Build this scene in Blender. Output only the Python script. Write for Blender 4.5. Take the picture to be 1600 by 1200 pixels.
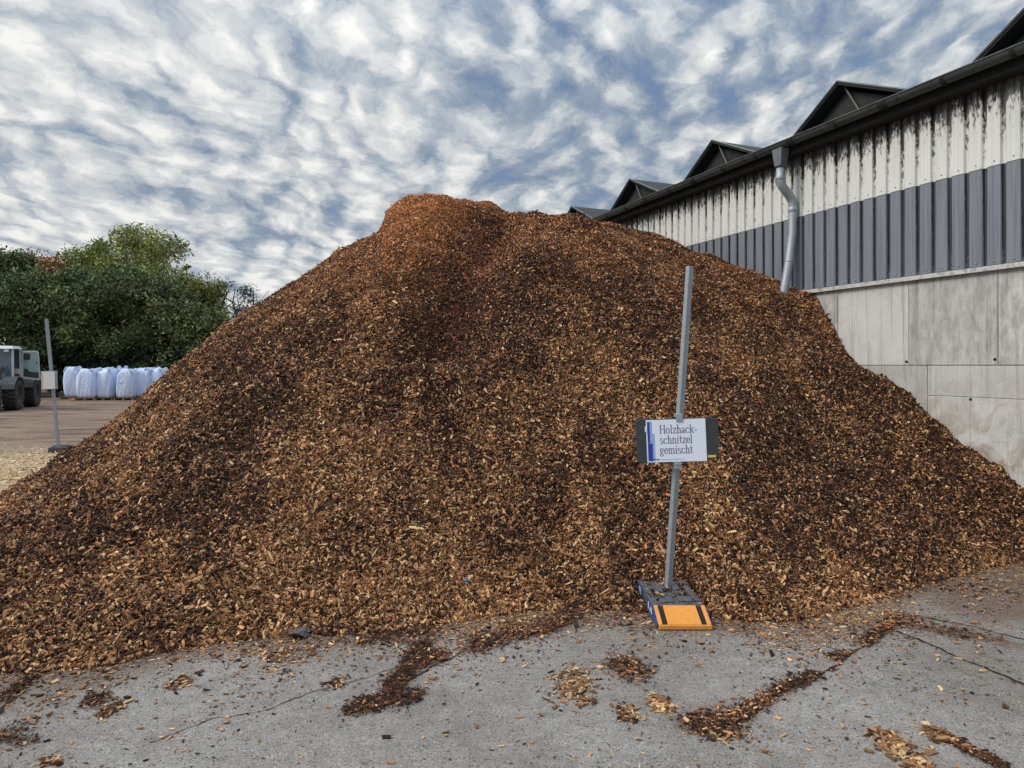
import bpy, bmesh, math, random
import numpy as np
from mathutils import Vector, Matrix

# ------------------------------------------------------------------ camera, sky, sun, exposure
for _o in list(bpy.data.objects):
    bpy.data.objects.remove(_o, do_unlink=True)
S = bpy.context.scene
COL = S.collection
EYE = 1.95                                   # camera height
FPX = 1067.0                                 # focal length in pixels of a 1600 px wide picture
HOR = 571.0                                  # row of the horizon
cam_d = bpy.data.cameras.new('camera')
cam_d.sensor_width = 36.0
cam_d.lens = 36.0 * FPX / 1600.0
cam_d.shift_y = -29.0 / 1600.0
cam_d.clip_start = 0.05
cam_d.clip_end = 3000
cam = bpy.data.objects.new('camera', cam_d)
COL.objects.link(cam)
cam.location = (0, 0, EYE)
cam.rotation_euler = (math.radians(90), 0, 0)
S.camera = cam
S.view_settings.view_transform = 'Standard'
S.view_settings.look = 'None'
S.view_settings.gamma = 1
S.view_settings.exposure = 0.42
S.render.engine = 'CYCLES'
S.cycles.max_bounces = 6
S.cycles.diffuse_bounces = 3
S.cycles.transparent_max_bounces = 8

SUN = Vector((-0.80, -0.22, 0.56)).normalized()      # towards the sun
SUN_EL = math.asin(SUN.z)
SUN_AZ = math.atan2(SUN.x, SUN.y)
sun_d = bpy.data.lights.new('sun', 'SUN')
sun_d.energy = 1.5
sun_d.angle = math.radians(22)
sun_d.color = (1.0, 0.93, 0.84)
sun = bpy.data.objects.new('sun', sun_d)
COL.objects.link(sun)
sun.rotation_euler = SUN.to_track_quat('Z', 'Y').to_euler()


class NT:
    """small helper round a node tree"""
    def __init__(self, tree):
        self.t = tree
        self.t.nodes.clear()

    def n(self, kind, ins=None, **props):
        nd = self.t.nodes.new(kind)
        for k, v in props.items():
            setattr(nd, k, v)
        for k, v in (ins or {}).items():
            s = nd.inputs[k]
            if hasattr(v, 'is_linked') or isinstance(v, bpy.types.NodeSocket):
                self.t.links.new(v, s)
            else:
                s.default_value = v
        return nd

    def math(self, op, a, b=0.0, c=0.0, clamp=False):
        return self.n('ShaderNodeMath', {0: a, 1: b, 2: c}, operation=op, use_clamp=clamp).outputs[0]

    def vmath(self, op, a, b=(0, 0, 0)):
        nd = self.n('ShaderNodeVectorMath', {0: a, 1: b}, operation=op)
        return nd.outputs['Value'] if op in ('DOT_PRODUCT', 'LENGTH') else nd.outputs[0]

    def noise(self, vec, scale, detail=4, rough=0.55, dist=0.0):
        return self.n('ShaderNodeTexNoise', {'Vector': vec, 'Scale': scale, 'Detail': detail, 'Roughness': rough, 'Distortion': dist}).outputs[0]

    def ramp(self, fac, stops, interp='LINEAR'):
        nd = self.n('ShaderNodeValToRGB', {0: fac})
        cr = nd.color_ramp
        cr.interpolation = interp
        while len(cr.elements) < len(stops):
            cr.elements.new(0.5)
        for e, (p, c) in zip(cr.elements, stops):
            e.position = p
            c = (c, c, c) if isinstance(c, (int, float)) else c
            e.color = (*c, 1)
        return nd.outputs[0]

    def mix(self, f, a, b, blend='MIX'):
        nd = self.n('ShaderNodeMix', data_type='RGBA', blend_type=blend)
        for i, v in ((0, f), (6, a), (7, b)):
            if isinstance(v, bpy.types.NodeSocket):
                self.t.links.new(v, nd.inputs[i])
            elif i == 0:
                nd.inputs[i].default_value = v
            else:
                nd.inputs[i].default_value = (*v, 1) if len(v) == 3 else v
        return nd.outputs[2]

    def mapping(self, vec, loc=(0, 0, 0), rot=(0, 0, 0), sc=(1, 1, 1)):
        return self.n('ShaderNodeMapping', {'Vector': vec, 'Location': loc, 'Rotation': rot, 'Scale': sc}).outputs[0]


def build_world():
    w = bpy.data.worlds.new('World')
    S.world = w
    w.use_nodes = True
    k = NT(w.node_tree)
    d = k.vmath('NORMALIZE', k.n('ShaderNodeTexCoord').outputs['Generated'])
    sep = k.n('ShaderNodeSeparateXYZ', {0: d})
    z = k.math('MAXIMUM', sep.outputs[2], 0.0)
    zz = k.math('ADD', z, 0.24)
    p = k.n('ShaderNodeCombineXYZ', {0: k.math('DIVIDE', sep.outputs[0], zz), 1: k.math('DIVIDE', sep.outputs[1], zz), 2: 0.0}).outputs[0]
    # rows of altocumulus, stretched along the wind
    pr = k.mapping(p, loc=(3.1, 1.7, 0), rot=(0, 0, math.radians(-40)), sc=(1.12, 0.90, 1))
    w1 = k.n('ShaderNodeTexNoise', {'Vector': pr, 'Scale': 1.8, 'Detail': 2.0}).outputs[1]
    w2 = k.n('ShaderNodeTexNoise', {'Vector': pr, 'Scale': 14.0, 'Detail': 4.0, 'Roughness': 0.6}).outputs[1]
    pw = k.vmath('ADD', pr, k.vmath('MULTIPLY', k.vmath('SUBTRACT', w1, (0.5, 0.5, 0.5)), (0.30, 0.30, 0)))
    pw = k.vmath('ADD', pw, k.vmath('MULTIPLY', k.vmath('SUBTRACT', w2, (0.5, 0.5, 0.5)), (0.075, 0.075, 0)))

    def puffs(v):
        c = k.n('ShaderNodeTexVoronoi', {'Vector': v, 'Scale': 8.2, 'Smoothness': 0.45, 'Randomness': 0.9}, feature='SMOOTH_F1', voronoi_dimensions='2D').outputs['Distance']
        c = k.math('MULTIPLY', k.math('SUBTRACT', 0.44, c), 0.32)
        nz = k.math('MULTIPLY', k.math('SUBTRACT', k.noise(v, 5.6, 7, 0.60), 0.5), 0.72)
        return k.math('ADD', 0.5, k.math('ADD', c, nz))
    n1 = puffs(pw)
    # the same field read a little towards the sun: which side of each puff is lit
    n2 = puffs(k.vmath('ADD', pw, (-0.018, 0.022, 0)))
    big = k.noise(pr, 1.3, 4, 0.55)
    wide = k.noise(pr, 0.45, 2, 0.5)
    dens = k.math('ADD', n1, k.math('MULTIPLY', k.math('SUBTRACT', big, 0.5), 0.42))
    dens = k.math('ADD', dens, k.math('MULTIPLY', k.math('SUBTRACT', wide, 0.5), 0.25))
    dens = k.math('ADD', dens, k.math('MULTIPLY', k.math('SUBTRACT', n1, n2), 0.7))
    # clouds in front of the sun side glow; the deck thins out to the right
    glow = k.math('POWER', k.math('MAXIMUM', k.vmath('DOT_PRODUCT', d, Vector((-0.55, 0.78, 0.30)).normalized()), 0.0), 5.0)
    dens = k.math('ADD', dens, k.math('MULTIPLY', glow, 0.07))
    dens = k.math('SUBTRACT', dens, k.math('MULTIPLY', sep.outputs[0], 0.09))
    cover = k.ramp(dens, [(0.20, 0.5), (0.40, 1.0)], 'EASE')
    ccol = k.ramp(dens, [(0.30, (0.165, 0.225, 0.315)), (0.42, (0.235, 0.29, 0.365)), (0.51, (0.36, 0.40, 0.445)), (0.61, (0.50, 0.525, 0.54)), (0.78, (0.73, 0.73, 0.71))])
    # overcast skies are brighter overhead
    up = k.math('MULTIPLY', 10.0, k.math('ADD', 0.90, k.math('MULTIPLY', k.math('POWER', z, 4.0), 3.2)))
    cloud = k.n('ShaderNodeVectorMath', {0: ccol, 'Scale': up}, operation='SCALE').outputs[0]
    sky = k.n('ShaderNodeTexSky', sky_type='NISHITA', sun_disc=False, sun_elevation=SUN_EL, sun_rotation=SUN_AZ,
              altitude=300, air_density=1.0, dust_density=2.0, ozone_density=1.5)
    skyc = k.mix(1.0, sky.outputs[0], (0.72, 0.80, 0.95), 'MULTIPLY')
    col = k.mix(cover, skyc, cloud)
    bg = k.n('ShaderNodeBackground', {'Color': col, 'Strength': 0.1})
    o = k.n('ShaderNodeOutputWorld')
    k.t.links.new(bg.outputs[0], o.inputs[0])


build_world()

# ------------------------------------------------------------------ helpers
RNG = np.random.default_rng(7)
random.seed(7)


def tag(o, label=None, cat=None, group=None, kind=None):
    if label: o['label'] = label
    if cat: o['category'] = cat
    if group: o['group'] = group
    if kind: o['kind'] = kind
    return o


def empty(name, loc=(0, 0, 0), rz=0.0, parent=None):
    o = bpy.data.objects.new(name, None)
    COL.objects.link(o)
    o.location = loc
    o.rotation_euler = (0, 0, rz)
    o.empty_display_size = 0.2
    if parent: o.parent = parent
    return o


def raw_mesh(name, V, loops, starts, mats=(), parent=None, smooth=False, col=None, col_name='tone', mat_idx=None, totals=None):
    """mesh straight from numpy arrays"""
    me = bpy.data.meshes.new(name)
    V = np.asarray(V, np.float32)
    loops = np.asarray(loops, np.int32).ravel()
    starts = np.asarray(starts, np.int32)
    me.vertices.add(len(V))
    me.vertices.foreach_set('co', V.ravel())
    me.loops.add(len(loops))
    me.loops.foreach_set('vertex_index', loops)
    me.polygons.add(len(starts))
    me.polygons.foreach_set('loop_start', starts)
    if mat_idx is not None:
        me.polygons.foreach_set('material_index', np.asarray(mat_idx, np.int32))
    me.update(calc_edges=True)
    me.polygons.foreach_set('use_smooth', np.full(len(starts), smooth))
    if col is not None:
        a = me.attributes.new(col_name, 'FLOAT_COLOR', 'POINT')
        c = np.ones((len(V), 4), np.float32)
        c[:, :3] = col
        a.data.foreach_set('color', c.ravel())
    for m in mats: me.materials.append(m)
    o = bpy.data.objects.new(name, me)
    COL.objects.link(o)
    if parent: o.parent = parent
    return o


class MB:
    """collects boxes, prisms, tubes; build() links them as ONE mesh object"""
    def __init__(self):
        self.bm = bmesh.new()
        self.m = Matrix.Identity(4)

    def v(self, p):
        return self.bm.verts.new(self.m @ Vector(p))

    def face(self, pts, mi=0):
        f = self.bm.faces.new([self.v(p) for p in pts])
        f.material_index = mi
        return f

    def hexa(self, c8, mi=0):
        """8 corners: bottom 4 (ccw seen from above), top 4"""
        vs = [self.v(p) for p in c8]
        for idx in ((3, 2, 1, 0), (4, 5, 6, 7), (0, 1, 5, 4), (1, 2, 6, 5), (2, 3, 7, 6), (3, 0, 4, 7)):
            f = self.bm.faces.new([vs[i] for i in idx])
            f.material_index = mi
        return vs

    def box(self, x0, x1, y0, y1, z0, z1, mi=0):
        return self.hexa([(x0, y0, z0), (x1, y0, z0), (x1, y1, z0), (x0, y1, z0), (x0, y0, z1), (x1, y0, z1), (x1, y1, z1), (x0, y1, z1)], mi)

    def prism(self, pts, axis, a, b, mi=0):
        """outline (u,v) extruded along axis from a to b"""
        def P(u, v, w):
            return {'x': (w, u, v), 'y': (u, w, v), 'z': (u, v, w)}[axis]
        A = [self.v(P(u, v, a)) for u, v in pts]
        B = [self.v(P(u, v, b)) for u, v in pts]
        n = len(pts)
        fs = [self.bm.faces.new(A), self.bm.faces.new(B[::-1])]
        for i in range(n):
            fs.append(self.bm.faces.new([A[i], B[i], B[(i + 1) % n], A[(i + 1) % n]]))
        for f in fs: f.material_index = mi
        return fs

    def tube(self, pts, r, n=10, cap=True, mi=0, phase=0.0):
        pts = [Vector(p) for p in pts]
        rs = r if isinstance(r, (list, tuple)) else [r] * len(pts)
        rings = []
        up = Vector((0.0, 0.0, 1.0))
        prev = None
        for i, p in enumerate(pts):
            t = (pts[min(i + 1, len(pts) - 1)] - pts[max(i - 1, 0)]).normalized()
            if prev is None:
                a = t.cross(up if abs(t.z) < 0.95 else Vector((1, 0, 0))).normalized()
            else:
                a = (prev - t * prev.dot(t)).normalized()
            prev = a
            b = t.cross(a)
            rings.append([self.v(p + (a * math.cos(q) + b * math.sin(q)) * rs[i]) for q in [2 * math.pi * k / n + phase for k in range(n)]])
        for i in range(len(rings) - 1):
            for k in range(n):
                f = self.bm.faces.new([rings[i][k], rings[i][(k + 1) % n], rings[i + 1][(k + 1) % n], rings[i + 1][k]])
                f.smooth = n > 6
                f.material_index = mi
        if cap:
            for f in (self.bm.faces.new(rings[0][::-1]), self.bm.faces.new(rings[-1])):
                f.material_index = mi

    def lathe(self, prof, axis_pt, axis='y', n=28, mi=0, smooth=True):
        """profile (r, w) turned about an axis through axis_pt"""
        rings = []
        c = Vector(axis_pt)
        for r, w in prof:
            ring = []
            for k in range(n):
                q = 2 * math.pi * k / n
                off = {'y': Vector((r * math.cos(q), w, r * math.sin(q))), 'x': Vector((w, r * math.cos(q), r * math.sin(q))),
                       'z': Vector((r * math.cos(q), r * math.sin(q), w))}[axis]
                ring.append(self.v(c + off))
            rings.append(ring)
        for i in range(len(rings) - 1):
            for k in range(n):
                f = self.bm.faces.new([rings[i][k], rings[i][(k + 1) % n], rings[i + 1][(k + 1) % n], rings[i + 1][k]])
                f.smooth = smooth
                f.material_index = mi

    def build(self, name, mats, parent=None, bevel=0.0, seg=2):
        bmesh.ops.recalc_face_normals(self.bm, faces=self.bm.faces)
        me = bpy.data.meshes.new(name)
        self.bm.to_mesh(me)
        self.bm.free()
        for m in (mats if isinstance(mats, (list, tuple)) else [mats]): me.materials.append(m)
        o = bpy.data.objects.new(name, me)
        COL.objects.link(o)
        if parent: o.parent = parent
        if bevel > 0:
            b = o.modifiers.new('bevel', 'BEVEL')
            b.width = bevel
            b.segments = seg
            b.limit_method = 'ANGLE'
            b.angle_limit = math.radians(40)
        return o


def ground_pt(px, py, z=0.0):
    """point of the ground seen at a pixel of the photograph (used only to read plan coordinates off it)"""
    Y = (EYE - z) * FPX / (py - HOR)
    return ((px - 800) / FPX * Y, Y)


# numpy value noise ------------------------------------------------
_T = np.random.default_rng(99).random((256, 256)).astype(np.float64)


def vnoise(x, y):
    xi = np.floor(x).astype(int); yi = np.floor(y).astype(int)
    fx = x - xi; fy = y - yi
    fx = fx * fx * (3 - 2 * fx); fy = fy * fy * (3 - 2 * fy)
    a = _T[xi & 255, yi & 255]; b = _T[(xi + 1) & 255, yi & 255]
    c = _T[xi & 255, (yi + 1) & 255]; d = _T[(xi + 1) & 255, (yi + 1) & 255]
    return (a * (1 - fx) + b * fx) * (1 - fy) + (c * (1 - fx) + d * fx) * fy


def fbm(x, y, scale, oct=4, gain=0.5):
    o = 0; amp = 1; tot = 0
    for i in range(oct):
        o = o + amp * vnoise(x * scale * 2 ** i + 17.3 * i, y * scale * 2 ** i + 5.1 * i)
        tot += amp
        amp *= gain
    return o / tot


def sstep(a, b, x):
    t = np.clip((x - a) / (b - a), 0, 1)
    return t * t * (3 - 2 * t)


def seg_dist(X, Y, pts):
    """distance to a polyline"""
    best = np.full(np.shape(X), 1e9)
    for (ax, ay), (bx, by) in zip(pts[:-1], pts[1:]):
        dx, dy = bx - ax, by - ay
        t = np.clip(((X - ax) * dx + (Y - ay) * dy) / (dx * dx + dy * dy + 1e-9), 0, 1)
        best = np.minimum(best, np.hypot(X - ax - t * dx, Y - ay - t * dy))
    return best


# ------------------------------------------------------------------ materials
def mat(name, fn):
    m = bpy.data.materials.new(name)
    m.use_nodes = True
    k = NT(m.node_tree)
    bsdf = k.n('ShaderNodeBsdfPrincipled')
    out = k.n('ShaderNodeOutputMaterial')
    k.t.links.new(bsdf.outputs[0], out.inputs[0])
    fn(k, bsdf)
    return m


def setin(k, nd, **kw):
    for n_, v in kw.items():
        s = nd.inputs[n_.replace('_', ' ')]
        if isinstance(v, bpy.types.NodeSocket): k.t.links.new(v, s)
        else: s.default_value = (*v, 1) if isinstance(v, (tuple, list)) and len(v) == 3 and s.type == 'RGBA' else v


def bump(k, b, h, strength=0.3, dist=0.01):
    nd = k.n('ShaderNodeBump', {'Height': h, 'Strength': strength, 'Distance': dist})
    k.t.links.new(nd.outputs[0], b.inputs['Normal'])


def worn(name, col, rough=0.5, metal=0.0, var=0.25, scale=6.0, dirt=None, dirt_amt=0.5, spec=0.4):
    """a paint, plastic or metal with uneven tone and some dirt"""
    def fn(k, b):
        oc = k.n('ShaderNodeTexCoord').outputs['Object']
        n = k.noise(oc, scale, 6, 0.6)
        c = k.mix(n, tuple(x * (1 - var) for x in col), tuple(min(1, x * (1 + var)) for x in col))
        if dirt:
            n2 = k.noise(oc, scale * 2.3, 8, 0.65, 0.4)
            c = k.mix(k.math('MULTIPLY', k.ramp(n2, [(0.5, 0.0), (0.72, 1.0)]), dirt_amt), c, dirt)
        setin(k, b, Base_Color=c, Roughness=k.math('ADD', rough - 0.1, k.math('MULTIPLY', n, 0.2)), Metallic=metal, Specular_IOR_Level=spec)
        bump(k, b, n, 0.1, 0.004)
    return mat(name, fn)


def attr_mat(name, rough=0.8, fine=90.0, spec=0.25, trans=0.0):
    """each chip / leaf has its own colour, kept in the attribute 'tone'"""
    def fn(k, b):
        a = k.n('ShaderNodeAttribute', attribute_name='tone')
        n = k.noise(k.n('ShaderNodeTexCoord').outputs['Object'], fine, 2, 0.6)
        c = k.mix(1.0, a.outputs['Color'], k.ramp(n, [(0.25, 0.6), (0.75, 1.35)]), 'MULTIPLY')
        setin(k, b, Base_Color=c, Roughness=rough, Specular_IOR_Level=spec)
    return mat(name, fn)


M = {}
M['chip'] = attr_mat('wood_chip', 0.75, 120.0)


def _pile(k, b):
    oc = k.n('ShaderNodeTexCoord').outputs['Object']
    n = k.noise(oc, 55, 4, 0.7)
    n2 = k.noise(oc, 3.0, 4, 0.6)
    c = k.ramp(n, [(0.35, (0.012, 0.006, 0.004)), (0.55, (0.04, 0.02, 0.011)), (0.75, (0.12, 0.065, 0.03))])
    c = k.mix(1.0, c, k.ramp(n2, [(0.3, 0.7), (0.7, 1.2)]), 'MULTIPLY')
    setin(k, b, Base_Color=c, Roughness=0.95, Specular_IOR_Level=0.1)
    bump(k, b, n, 1.0, 0.03)


M['pile'] = mat('pile_bed', _pile)


def _ground(k, b):
    oc = k.n('ShaderNodeTexCoord').outputs['Object']
    at = k.n('ShaderNodeAttribute', attribute_name='tone')      # r: yard soil, g: brown dust, b: pale sawdust
    sp = k.n('ShaderNodeSeparateColor', {0: at.outputs['Color']})
    fine = k.noise(oc, 130, 3, 0.7)
    mid = k.noise(oc, 9, 6, 0.65)
    big = k.noise(oc, 0.8, 5, 0.6)
    vor = k.n('ShaderNodeTexVoronoi', {'Vector': oc, 'Scale': 120.0}).outputs['Color']
    vs = k.n('ShaderNodeSeparateColor', {0: vor}).outputs[0]
    a = k.ramp(fine, [(0.28, (0.140, 0.130, 0.118)), (0.5, (0.252, 0.235, 0.214)), (0.72, (0.39, 0.367, 0.335))])
    a = k.mix(k.ramp(vs, [(0.88, 0.0), (0.95, 0.55)]), a, (0.44, 0.425, 0.40))
    a = k.mix(k.ramp(vs, [(0.05, 0.65), (0.14, 0.0)]), a, (0.05, 0.048, 0.046))
    a = k.mix(1.0, a, k.ramp(mid, [(0.3, 0.80), (0.7, 1.15)]), 'MULTIPLY')
    a = k.mix(1.0, a, k.ramp(big, [(0.3, (0.74, 0.72, 0.70)), (0.7, (1.14, 1.15, 1.16))]), 'MULTIPLY')
    stain = k.noise(oc, 2.4, 7, 0.68, 0.6)
    a = k.mix(k.math('MULTIPLY', k.ramp(stain, [(0.56, 0.0), (0.72, 1.0)]), 0.35), a, (0.10, 0.075, 0.055))
    # yard soil with streaks of wheel tracks
    st = k.mapping(oc, rot=(0, 0, math.radians(14)), sc=(0.30, 1.0, 1.0))
    trk = k.noise(st, 1.1, 6, 0.62, 0.8)
    soil = k.ramp(trk, [(0.38, (0.10, 0.085, 0.072)), (0.45, (0.34, 0.275, 0.215)), (0.52, (0.56, 0.45, 0.345)), (0.70, (0.70, 0.575, 0.45))])
    soil = k.mix(1.0, soil, k.ramp(k.noise(oc, 14, 5, 0.7), [(0.3, 0.75), (0.7, 1.2)]), 'MULTIPLY')
    c = k.mix(sp.outputs[0], a, soil)
    duf = k.math('MULTIPLY', sp.outputs[1], k.ramp(k.noise(oc, 22, 5, 0.7), [(0.25, 0.45), (0.6, 1.0)]))
    dust = k.ramp(k.noise(oc, 70, 3, 0.7), [(0.3, (0.045, 0.025, 0.015)), (0.55, (0.13, 0.078, 0.048)), (0.75, (0.23, 0.15, 0.092))])
    c = k.mix(duf, c, dust)
    saw = k.ramp(k.noise(oc, 40, 4, 0.7), [(0.3, (0.30, 0.20, 0.12)), (0.7, (0.62, 0.46, 0.30))])
    c = k.mix(sp.outputs[2], c, saw)
    setin(k, b, Base_Color=c, Roughness=0.93, Specular_IOR_Level=0.2)
    h = k.math('ADD', k.math('MULTIPLY', fine, 0.5), k.math('MULTIPLY', vs, 0.5))
    bump(k, b, h, 0.55, 0.006)


M['ground'] = mat('worn_asphalt_and_soil', _ground)


def _crack(k, b):
    oc = k.n('ShaderNodeTexCoord').outputs['Object']
    n = k.noise(oc, 60, 4, 0.7)
    setin(k, b, Base_Color=k.ramp(n, [(0.3, (0.012, 0.009, 0.007)), (0.7, (0.07, 0.045, 0.028))]), Roughness=1.0, Specular_IOR_Level=0.05)


M['crack'] = mat('crack_filled_with_dirt', _crack)


def _concrete(k, b):
    oc = k.n('ShaderNodeTexCoord').outputs['Object']
    at = k.n('ShaderNodeAttribute', attribute_name='tone')       # r: how stained this panel is, g: its own lightness
    sp = k.n('ShaderNodeSeparateColor', {0: at.outputs['Color']})
    base = k.mix(k.noise(oc, 2.2, 6, 0.6), (0.47, 0.468, 0.455), (0.63, 0.625, 0.61))
    base = k.mix(1.0, base, k.ramp(k.noise(oc, 45, 4, 0.6), [(0.3, 0.9), (0.7, 1.06)]), 'MULTIPLY')
    vert = k.noise(k.mapping(oc, sc=(5.0, 1, 1.8)), 1.9, 9, 0.74, 0.3)
    st = k.math('MULTIPLY', k.ramp(vert, [(0.42, 0.0), (0.60, 1.0)]), sp.outputs[0])
    c = k.mix(k.math('MULTIPLY', st, 0.75), base, (0.16, 0.16, 0.155))
    run = k.noise(k.mapping(oc, sc=(9.0, 1, 0.35)), 1.7, 4, 0.6)
    c = k.mix(k.math('MULTIPLY', k.ramp(run, [(0.53, 0.0), (0.66, 1.0)]), 0.5), c, (0.20, 0.19, 0.175))
    c = k.mix(1.0, c, k.n('ShaderNodeCombineColor', {0: sp.outputs[1], 1: sp.outputs[1], 2: sp.outputs[1]}).outputs[0], 'MULTIPLY')
    # brown smears where chips have rubbed along the lower wall
    z = k.n('ShaderNodeSeparateXYZ', {0: oc}).outputs[2]
    sm = k.math('MULTIPLY', k.ramp(k.noise(oc, 3.0, 7, 0.7, 1.0), [(0.44, 0.0), (0.62, 1.0)]), k.ramp(k.math('DIVIDE', z, 2.0), [(0.45, 0.75), (1.0, 0.10)]))
    c = k.mix(sm, c, (0.24, 0.17, 0.115))
    pits = k.ramp(k.noise(oc, 26, 2, 0.5), [(0.70, 0.0), (0.74, 1.0)])
    c = k.mix(k.math('MULTIPLY', pits, 0.5), c, (0.12, 0.11, 0.10))
    setin(k, b, Base_Color=c, Roughness=0.9, Specular_IOR_Level=0.2)
    bump(k, b, k.math('ADD', base, k.math('MULTIPLY', vert, 0.3)), 0.15, 0.01)


M['concrete'] = mat('cast_concrete', _concrete)


def cladding(name, col, rib, grime_shade_amt, z_top, streak, edge):
    """painted sheet steel; grime runs down from the eave; grooves (given by depth) hold grime and painted shade"""
    def fn(k, b):
        oc = k.n('ShaderNodeTexCoord').outputs['Object']
        sx = k.n('ShaderNodeSeparateXYZ', {0: oc})
        n = k.noise(k.mapping(oc, sc=(3, 1, 0.5)), 2.0, 6, 0.6)
        c = k.mix(n, tuple(x * 0.86 for x in col), tuple(x * 1.1 for x in col))
        # how far below the eave
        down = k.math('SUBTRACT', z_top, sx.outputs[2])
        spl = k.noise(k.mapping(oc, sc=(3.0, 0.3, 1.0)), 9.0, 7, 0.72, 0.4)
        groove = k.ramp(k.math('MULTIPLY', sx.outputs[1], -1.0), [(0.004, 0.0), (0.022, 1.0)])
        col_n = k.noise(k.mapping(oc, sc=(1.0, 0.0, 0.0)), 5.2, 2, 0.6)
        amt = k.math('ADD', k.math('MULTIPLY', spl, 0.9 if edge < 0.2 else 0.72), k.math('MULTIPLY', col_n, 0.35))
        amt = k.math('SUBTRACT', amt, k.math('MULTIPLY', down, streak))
        amt = k.math('ADD', amt, k.math('MULTIPLY', groove, edge))  # groove shadow is painted in here along with the grime
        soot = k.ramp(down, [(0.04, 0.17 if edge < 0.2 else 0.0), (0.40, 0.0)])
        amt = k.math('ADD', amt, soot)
        g = k.math('MULTIPLY', k.ramp(amt, [(0.585, 0.0), (0.70, 1.0)]), grime_shade_amt)
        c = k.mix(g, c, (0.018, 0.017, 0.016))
        lines = k.noise(k.mapping(oc, sc=(14.0, 1, 0.25)), 2.0, 4, 0.6)
        c = k.mix(k.math('MULTIPLY', k.ramp(lines, [(0.46, 0.0), (0.58, 1.0)]), 0.2 if edge < 0.2 else 0.55), c, tuple(x * 0.55 for x in col))
        setin(k, b, Base_Color=c, Roughness=0.5, Specular_IOR_Level=0.4)
    return mat(name, fn)


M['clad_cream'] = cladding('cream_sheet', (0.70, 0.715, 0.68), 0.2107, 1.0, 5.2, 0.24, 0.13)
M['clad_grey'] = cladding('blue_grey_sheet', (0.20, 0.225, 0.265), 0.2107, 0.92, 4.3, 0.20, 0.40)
M['gutter'] = worn('weathered_zinc', (0.065, 0.072, 0.072), 0.5, 0.3, 0.4, 4, (0.012, 0.012, 0.012), 0.8)
M['soffit'] = worn('sooty_shaded_boards', (0.018, 0.018, 0.018), 0.9, 0, 0.4, 5)  # soot, with the shade under the eave put into the base colour
M['galv'] = worn('galvanised_steel', (0.36, 0.40, 0.44), 0.55, 0.5, 0.22, 7, (0.2, 0.2, 0.2), 0.4)
M['zinc_dark'] = worn('dull_zinc', (0.17, 0.185, 0.205), 0.55, 0.4, 0.25, 7, (0.05, 0.05, 0.05), 0.5)
M['post'] = worn('galvanised_post', (0.30, 0.345, 0.38), 0.55, 0.35, 0.15, 14, (0.16, 0.17, 0.17), 0.35)
M['roof'] = worn('dark_roof_sheet', (0.022, 0.026, 0.025), 0.7, 0, 0.35, 3, (0.015, 0.015, 0.014), 0.6)
M['gable'] = worn('dark_gable_sheet', (0.020, 0.022, 0.022), 0.75, 0, 0.45, 4, (0.04, 0.042, 0.040), 0.5)
M['trim'] = worn('grey_green_trim', (0.13, 0.155, 0.14), 0.6, 0, 0.3, 5, (0.03, 0.03, 0.03), 0.5)
M['flash'] = worn('dirty_white_flashing', (0.52, 0.52, 0.49), 0.6, 0, 0.2, 6, (0.06, 0.055, 0.05), 0.85)
M['steel_hole'] = worn('dark_hollow', (0.02, 0.02, 0.02), 0.9)
M['rubber'] = worn('black_rubber', (0.035, 0.036, 0.038), 0.8, 0, 0.35, 9, (0.12, 0.095, 0.07), 0.5)
M['foot'] = worn('recycled_plastic', (0.075, 0.085, 0.095), 0.75, 0, 0.3, 16, (0.20, 0.16, 0.12), 0.5)
M['foot_dark'] = worn('recess_plastic', (0.014, 0.015, 0.017), 0.9)
M['orange'] = worn('worn_orange_plastic', (0.72, 0.29, 0.045), 0.62, 0, 0.13, 10, (0.30, 0.10, 0.03), 0.4)
M['blue'] = worn('blue_reflector', (0.016, 0.075, 0.28), 0.45, 0, 0.25, 12, (0.10, 0.12, 0.16), 0.4)
M['white'] = worn('white_paint', (0.72, 0.74, 0.76), 0.5, 0, 0.06, 6)
M['paper'] = worn('laminated_paper', (0.78, 0.84, 0.96), 0.30, 0, 0.04, 4, spec=0.5)
M['board'] = worn('dark_board', (0.040, 0.050, 0.055), 0.45, 0, 0.2, 6, (0.09, 0.09, 0.085), 0.3)
M['ink'] = worn('black_ink', (0.075, 0.08, 0.115), 0.5, 0, 0.05)
M['ink_blue'] = worn('blue_print', (0.02, 0.06, 0.36), 0.45, 0, 0.1)
M['ink_pale'] = worn('pale_blue_print', (0.33, 0.43, 0.72), 0.45, 0, 0.15, 20)
M['yellow'] = worn('yellow_sticker', (0.72, 0.58, 0.06), 0.5, 0, 0.1)
M['glass'] = mat('tinted_glass', lambda k, b: setin(k, b, Base_Color=(0.10, 0.14, 0.17), Roughness=0.08, Specular_IOR_Level=0.8))
M['glass_pale'] = mat('pale_door_glass', lambda k, b: setin(k, b, Base_Color=(0.26, 0.38, 0.38), Roughness=0.12, Specular_IOR_Level=0.7))
M['mach_grey'] = worn('machine_grey', (0.038, 0.044, 0.044), 0.6, 0, 0.3, 3, (0.15, 0.12, 0.09), 0.5)
M['mach_white'] = worn('machine_white', (0.60, 0.62, 0.63), 0.5, 0, 0.12, 3, (0.25, 0.20, 0.15), 0.4)
M['mach_green'] = worn('machine_green', (0.03, 0.14, 0.085), 0.5, 0, 0.2, 3)
M['pallet'] = worn('pallet_wood', (0.20, 0.135, 0.08), 0.9, 0, 0.35, 9)
M['block'] = worn('orange_block', (0.52, 0.22, 0.08), 0.9, 0, 0.2, 9)
M['leaf'] = attr_mat('leaf', 0.65, 6.0, 0.3)
M['bark'] = worn('bark', (0.05, 0.04, 0.032), 0.95, 0, 0.4, 8)
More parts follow.
